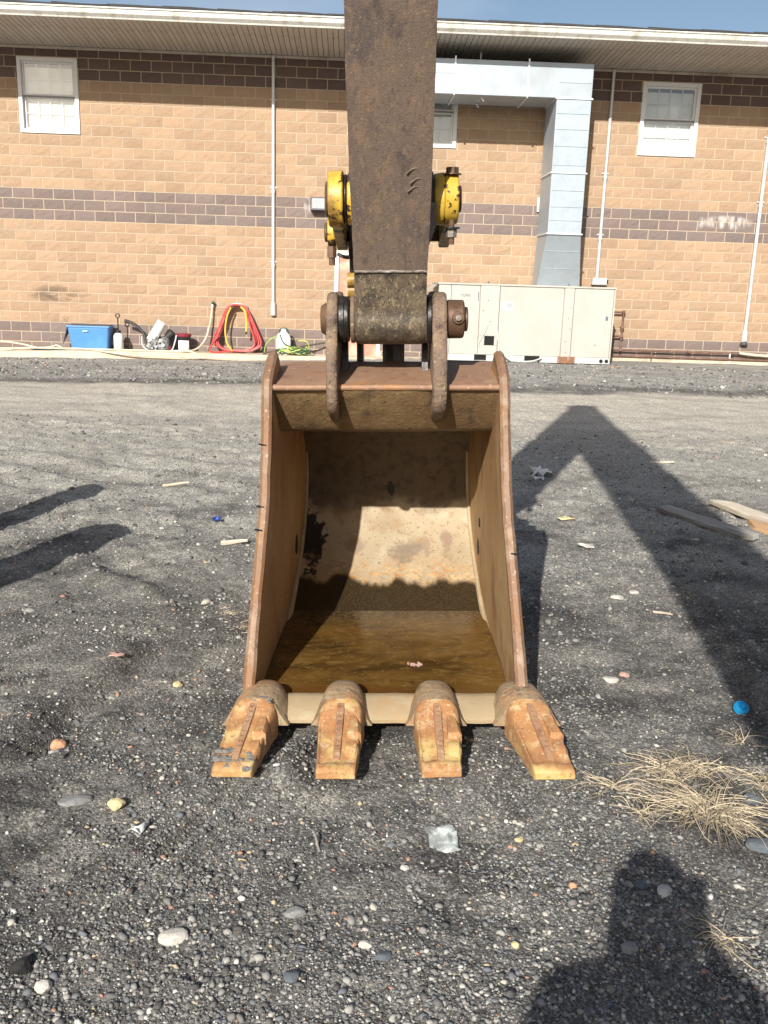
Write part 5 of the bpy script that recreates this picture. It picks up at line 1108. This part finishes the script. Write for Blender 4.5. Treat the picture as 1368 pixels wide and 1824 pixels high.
def bit(name, x, y, m_, label, cat, size, seed, n=5):
    rr = random.Random(seed); z = G(x, y); vs = []; fs = []
    for j in range(n):
        for i in range(n):
            vs.append((x + size[0] * (i / (n - 1) - .5) * (1 + .5 * rr.uniform(-1, 1) * (j in (0, n - 1))), y + size[1] * (j / (n - 1) - .5) * (1 + .5 * rr.uniform(-1, 1) * (i in (0, n - 1))), z + .006 + size[2] * rr.random()))
    for j in range(n - 1):
        for i in range(n - 1): a = j * n + i; fs.append((a, a + 1, a + n + 1, a + n))
    o = MB().add(vs, fs).build(name, m_, None, loc=(x, y, z), smooth=True)
    sd = o.modifiers.new('thick', 'SOLIDIFY'); sd.thickness = .0012
    return tag(o, label, cat)
bit('plastic_scrap', -1.11, 5.90, 'navybit', 'small navy blue plastic scrap left of the bucket', 'scrap', (.05, .05, .035), 1)
bit('paper_scrap', 1.37, 7.95, 'paper', 'crumpled pale paper lying in the arm shadow', 'paper', (.16, .20, .07), 2, 7)
bit('paper_scrap', 1.31, 7.70, 'paper', 'smaller crumpled paper piece in front of the larger one in the arm shadow', 'paper', (.09, .08, .03), 8, 5)
bit('leaf_scrap', 1.28, 6.30, 'rock_yellow', 'yellowish leaf on the lit ground inside the arm shadow', 'leaf', (.11, .06, .02), 3)
bit('wrapper', .205, 2.41, 'clear', 'torn piece of clear plastic below the third tooth', 'plastic', (.085, .13, .014), 4, 7)
bit('shell_scrap', -.70, 2.41, 'paper', 'curled white scrap below the pale yellow stone', 'scrap', (.040, .040, .022), 5)
bit('wrapper', -1.09, 3.56, 'rock_pink', 'small pinkish wrapper on the dirt left of the bucket', 'wrapper', (.06, .035, .012), 6)
bit('leaf_scrap', 1.27, 5.55, 'rock_white', 'pale dry leaf between the bucket shadow and the boom shadow', 'leaf', (.10, .05, .02), 7)
bit('paper_scrap', .72, 5.15, 'paper', 'white corner of paper sticking out behind the bucket edge', 'paper', (.10, .07, .02), 9)
def twig(x, y, a, L, r, m_, label):
    z = G(x, y); p = [(x + L * t * math.cos(a), y + L * t * math.sin(a), z + .012 + .01 * math.sin(3 * t)) for t in np.linspace(-.5, .5, 7)]
    tag(MB().tube(p, lambda t: r * (1 - .4 * t), 6).build('twig', m_, None, loc=(x, y, z), smooth=True), label, 'twig')
twig(-.90, 5.36, .02, .16, .016, 'palewood', 'short pale stick on the dirt left of the bucket')
twig(1.42, 4.45, -.8, .15, .008, 'palewood', 'straw-coloured twig beside the boom shadow')
twig(-1.63, 7.0, .3, .20, .013, 'palewood', 'pale stick by the far left shadow')
twig(-.165, 2.36, 1.9, .06, .004, 'greywood', 'tiny twig in front of the second tooth')
twig(2.62, 8.6, -.25, .22, .014, 'palewood', 'pale splinter on the far dirt at the right edge')
twig(-2.35, 3.95, .2, .12, .014, 'brown' if 'brown' in MAT else 'rock_brown', 'brown bark piece at the left edge')

# dry grass
def clump(x, y, n, Lm, label, seed, spread=1.0, flat=.35, dirs=None, w=.0016):
    rr = random.Random(seed); z0 = G(x, y); mb = MB(); VS = []; FS = []
    for k in range(n):
        a = rr.uniform(0, 2 * math.pi) if dirs is None else rr.choice(dirs) + rr.gauss(0, .35)
        L = Lm * rr.uniform(.45, 1.1); up = rr.uniform(.1, flat); bx_, by_ = x + rr.gauss(0, .018) * spread, y + rr.gauss(0, .018) * spread
        bend = rr.gauss(0, .7); segs = 6; ww = w * rr.uniform(.6, 1.3); o = len(VS); px_, py_ = bx_, by_
        for i in range(segs + 1):
            t = i / segs; aa = a + bend * t; 
            if i: px_ += math.cos(aa) * L / segs; py_ += math.sin(aa) * L / segs
            h_ = L * up * (math.sin(min(1, t * 1.25) * math.pi * .8)) * .8
            zz = max(G(px_, py_) + .004, z0 + h_) if i else z0
            sx_, sy_ = -math.sin(aa) * ww * (1 - .7 * t), math.cos(aa) * ww * (1 - .7 * t)
            VS += [(px_ + sx_, py_ + sy_, zz), (px_ - sx_, py_ - sy_, zz), (px_, py_, zz + ww * .9)]
        for i in range(segs):
            b0, b1 = o + 3 * i, o + 3 * i + 3
            FS += [(b0, b1, b1 + 2, b0 + 2), (b0 + 2, b1 + 2, b1 + 1, b0 + 1), (b0 + 1, b1 + 1, b1, b0)]
    ob = mb.add(VS, FS).build('dry_grass_clump', 'drygrass', None, loc=(x, y, z0), smooth=False)
    return tag(ob, label, 'grass')
clump(1.06, 2.60, 250, .20, 'big straw-coloured dry grass tuft at the lower right', 31, 2.2, .26)
clump(1.00, 2.84, 100, .15, 'smaller dry grass tuft just behind the big one', 32, 2.4, .28)
clump(.80, 2.74, 40, .17, 'thin straggling dry grass reaching toward the rightmost tooth', 33, .8, .22, dirs=[2.9, 3.3, .1, -.9, -1.2, .6])
clump(1.09, 2.87, 90, .14, 'dry grass wisp behind the big tuft on its right', 34, 1.4, .4)
clump(.885, 2.00, 34, .11, 'small sparse dry grass sprig in the lower right corner', 35, .6, .4)
clump(1.30, 2.78, 90, .09, 'dense pale grass knot at the right edge', 36, 1.6, .4)
clump(.84, 2.58, 40, .09, 'little dry grass curl left of the big tuft', 37, .8, .5)
clump(1.33, 3.08, 16, .14, 'few dry stems below the blue cap', 38, .8, .3)
clump(-.63, 4.05, 26, .05, 'reddish dry weed patch left of the bucket', 39, 1.5, .4)
clump(-.72, 4.22, 26, .05, 'second dry weed patch just behind the reddish one', 40, 1.5, .4)

# bollards out of the left edge whose shadows reach in
for (x, y, r_, h_, lb_) in ((-2.42, 3.45, .185, 1.31, 'stout grey steel bollard nearer the viewer, left of the view'), (-2.86, 4.62, .135, 1.29, 'slimmer grey steel bollard further back, left of the view')):
    z = G(x, y); bo = root('bollard', Matrix.Translation((x, y, z)), lb_, 'bollard', 'bollards left of the view')
    MB().lathe((x, y, z), [(r_, -.1), (r_, h_ - r_ * .55)] + [(r_ * math.cos(t), h_ - r_ * .55 + r_ * .55 * math.sin(t)) for t in (.4, .8, 1.2, 1.45)], 28).build('post', 'bollard', bo, smooth=True)
    MB().lathe((x, y, z), [(r_ + .05, -.05), (r_ + .05, .03), (r_ + .03, .05)], 24).build('base_ring', 'concrete', bo, smooth=True)

# ------------------------------------------------------------------ the photographer, behind the viewpoint
def person():
    px, py = -.02, -.66
    J = {'pelvis': (0, 0, .95), 'spine': (0, 0, 1.15), 'chest': (0, .01, 1.33), 'neck': (0, .0, 1.47), 'headb': (0, .02, 1.55), 'headm': (0, .03, 1.63), 'headt': (0, .01, 1.71)}
    Rr = {'pelvis': .15, 'spine': .145, 'chest': .16, 'neck': .095, 'headb': .09, 'headm': .088, 'headt': .07}
    E_ = [('pelvis', 'spine'), ('spine', 'chest'), ('chest', 'neck'), ('neck', 'headb'), ('headb', 'headm'), ('headm', 'headt')]
    for s, n_ in ((-1, 'l'), (1, 'r')):
        for nm, p, r in (('sh', (.22 * s, 0, 1.40), .085), ('el', (.27 * s, .06, 1.12), .05), ('wr', (.12 * s, .28, 1.14), .034), ('pm', (.085 * s, .35, 1.17), .034)): J[nm + n_] = p; Rr[nm + n_] = r
        E_ += [('chest', 'sh' + n_), ('sh' + n_, 'el' + n_), ('el' + n_, 'wr' + n_), ('wr' + n_, 'pm' + n_)]
        for nm, p, r in (('hp', (.10 * s, 0, .90), .11), ('kn', (.12 * s, .03, .50), .068), ('an', (.13 * s, 0, .10), .048), ('to', (.14 * s, .17, .04), .042)): J[nm + n_] = p; Rr[nm + n_] = r
        E_ += [('pelvis', 'hp' + n_), ('hp' + n_, 'kn' + n_), ('kn' + n_, 'an' + n_), ('an' + n_, 'to' + n_)]
        for k in range(5):
            a = 'f%d%s' % (k, n_); b = 'g%d%s' % (k, n_); sp_k = (k - 1.5) * .018
            if k < 4: J[a] = (.075 * s, .39, 1.185 + sp_k); J[b] = (.04 * s, .405, 1.185 + sp_k)
            else: J[a] = (.065 * s, .35, 1.21); J[b] = (.035 * s, .34, 1.225)
            Rr[a] = .0095; Rr[b] = .0085; E_ += [('pm' + n_, a), (a, b)]
    J['elr'] = (.33, .02, 1.20); J['wrr'] = (.23, .15, 1.36); J['pmr'] = (.20, .19, 1.41)
    for k in range(5):
        J['f%dr' % k] = (.19 - .004 * k, .22, 1.44 + .012 * (k - 2)); J['g%dr' % k] = (.175 - .004 * k, .24, 1.455 + .012 * (k - 2))
    keys = list(J); idx = {k: i for i, k in enumerate(keys)}
    rt = root('person', Matrix.Translation((px, py, G(px, py))), 'person in dark jacket behind the viewpoint holding a phone, seen only as a shadow', 'person')
    me = bpy.data.meshes.new('body'); me.from_pydata([J[k] for k in keys], [(idx[a], idx[b]) for a, b in E_], [])
    o = bpy.data.objects.new('body', me); COL.objects.link(o); o.parent = rt
    sk_ = o.modifiers.new('skin', 'SKIN'); sk_.use_smooth_shade = True
    for k in keys: me.skin_vertices[0].data[idx[k]].radius = (Rr[k], Rr[k]); me.skin_vertices[0].data[idx[k]].use_root = (k == 'pelvis')
    sb = o.modifiers.new('sub', 'SUBSURF'); sb.levels = 1; sb.render_levels = 1
    me.materials.append(MAT['jacket']); W[rt.name] = Matrix.Translation((px, py, G(px, py)))
    hm = Matrix.Translation((px, py, G(px, py)))
    MB(hm).lathe((0, -.005, 1.63), [(.115, -.14), (.112, -.06), (.108, 0), (.10, .05), (.07, .095), (.02, .115)], 18).build('hair', 'hair', rt, smooth=True)
    MB(hm).add([(-.012, .115, 1.60), (.012, .115, 1.60), (0, .145, 1.595), (0, .11, 1.65)], [(0, 1, 2), (0, 2, 3), (1, 3, 2), (0, 3, 1)]).build('nose', 'skin', rt)
    ph = root('phone', Matrix.Translation((px + .18, py + .24, 1.40)), 'dark phone in the right hand of the photographer', 'phone')
    MB().box(px + .14, px + .22, py + .246, py + .256, 1.38, 1.53).build('phone_body', 'blackplastic', ph, bevel=.004)
person()
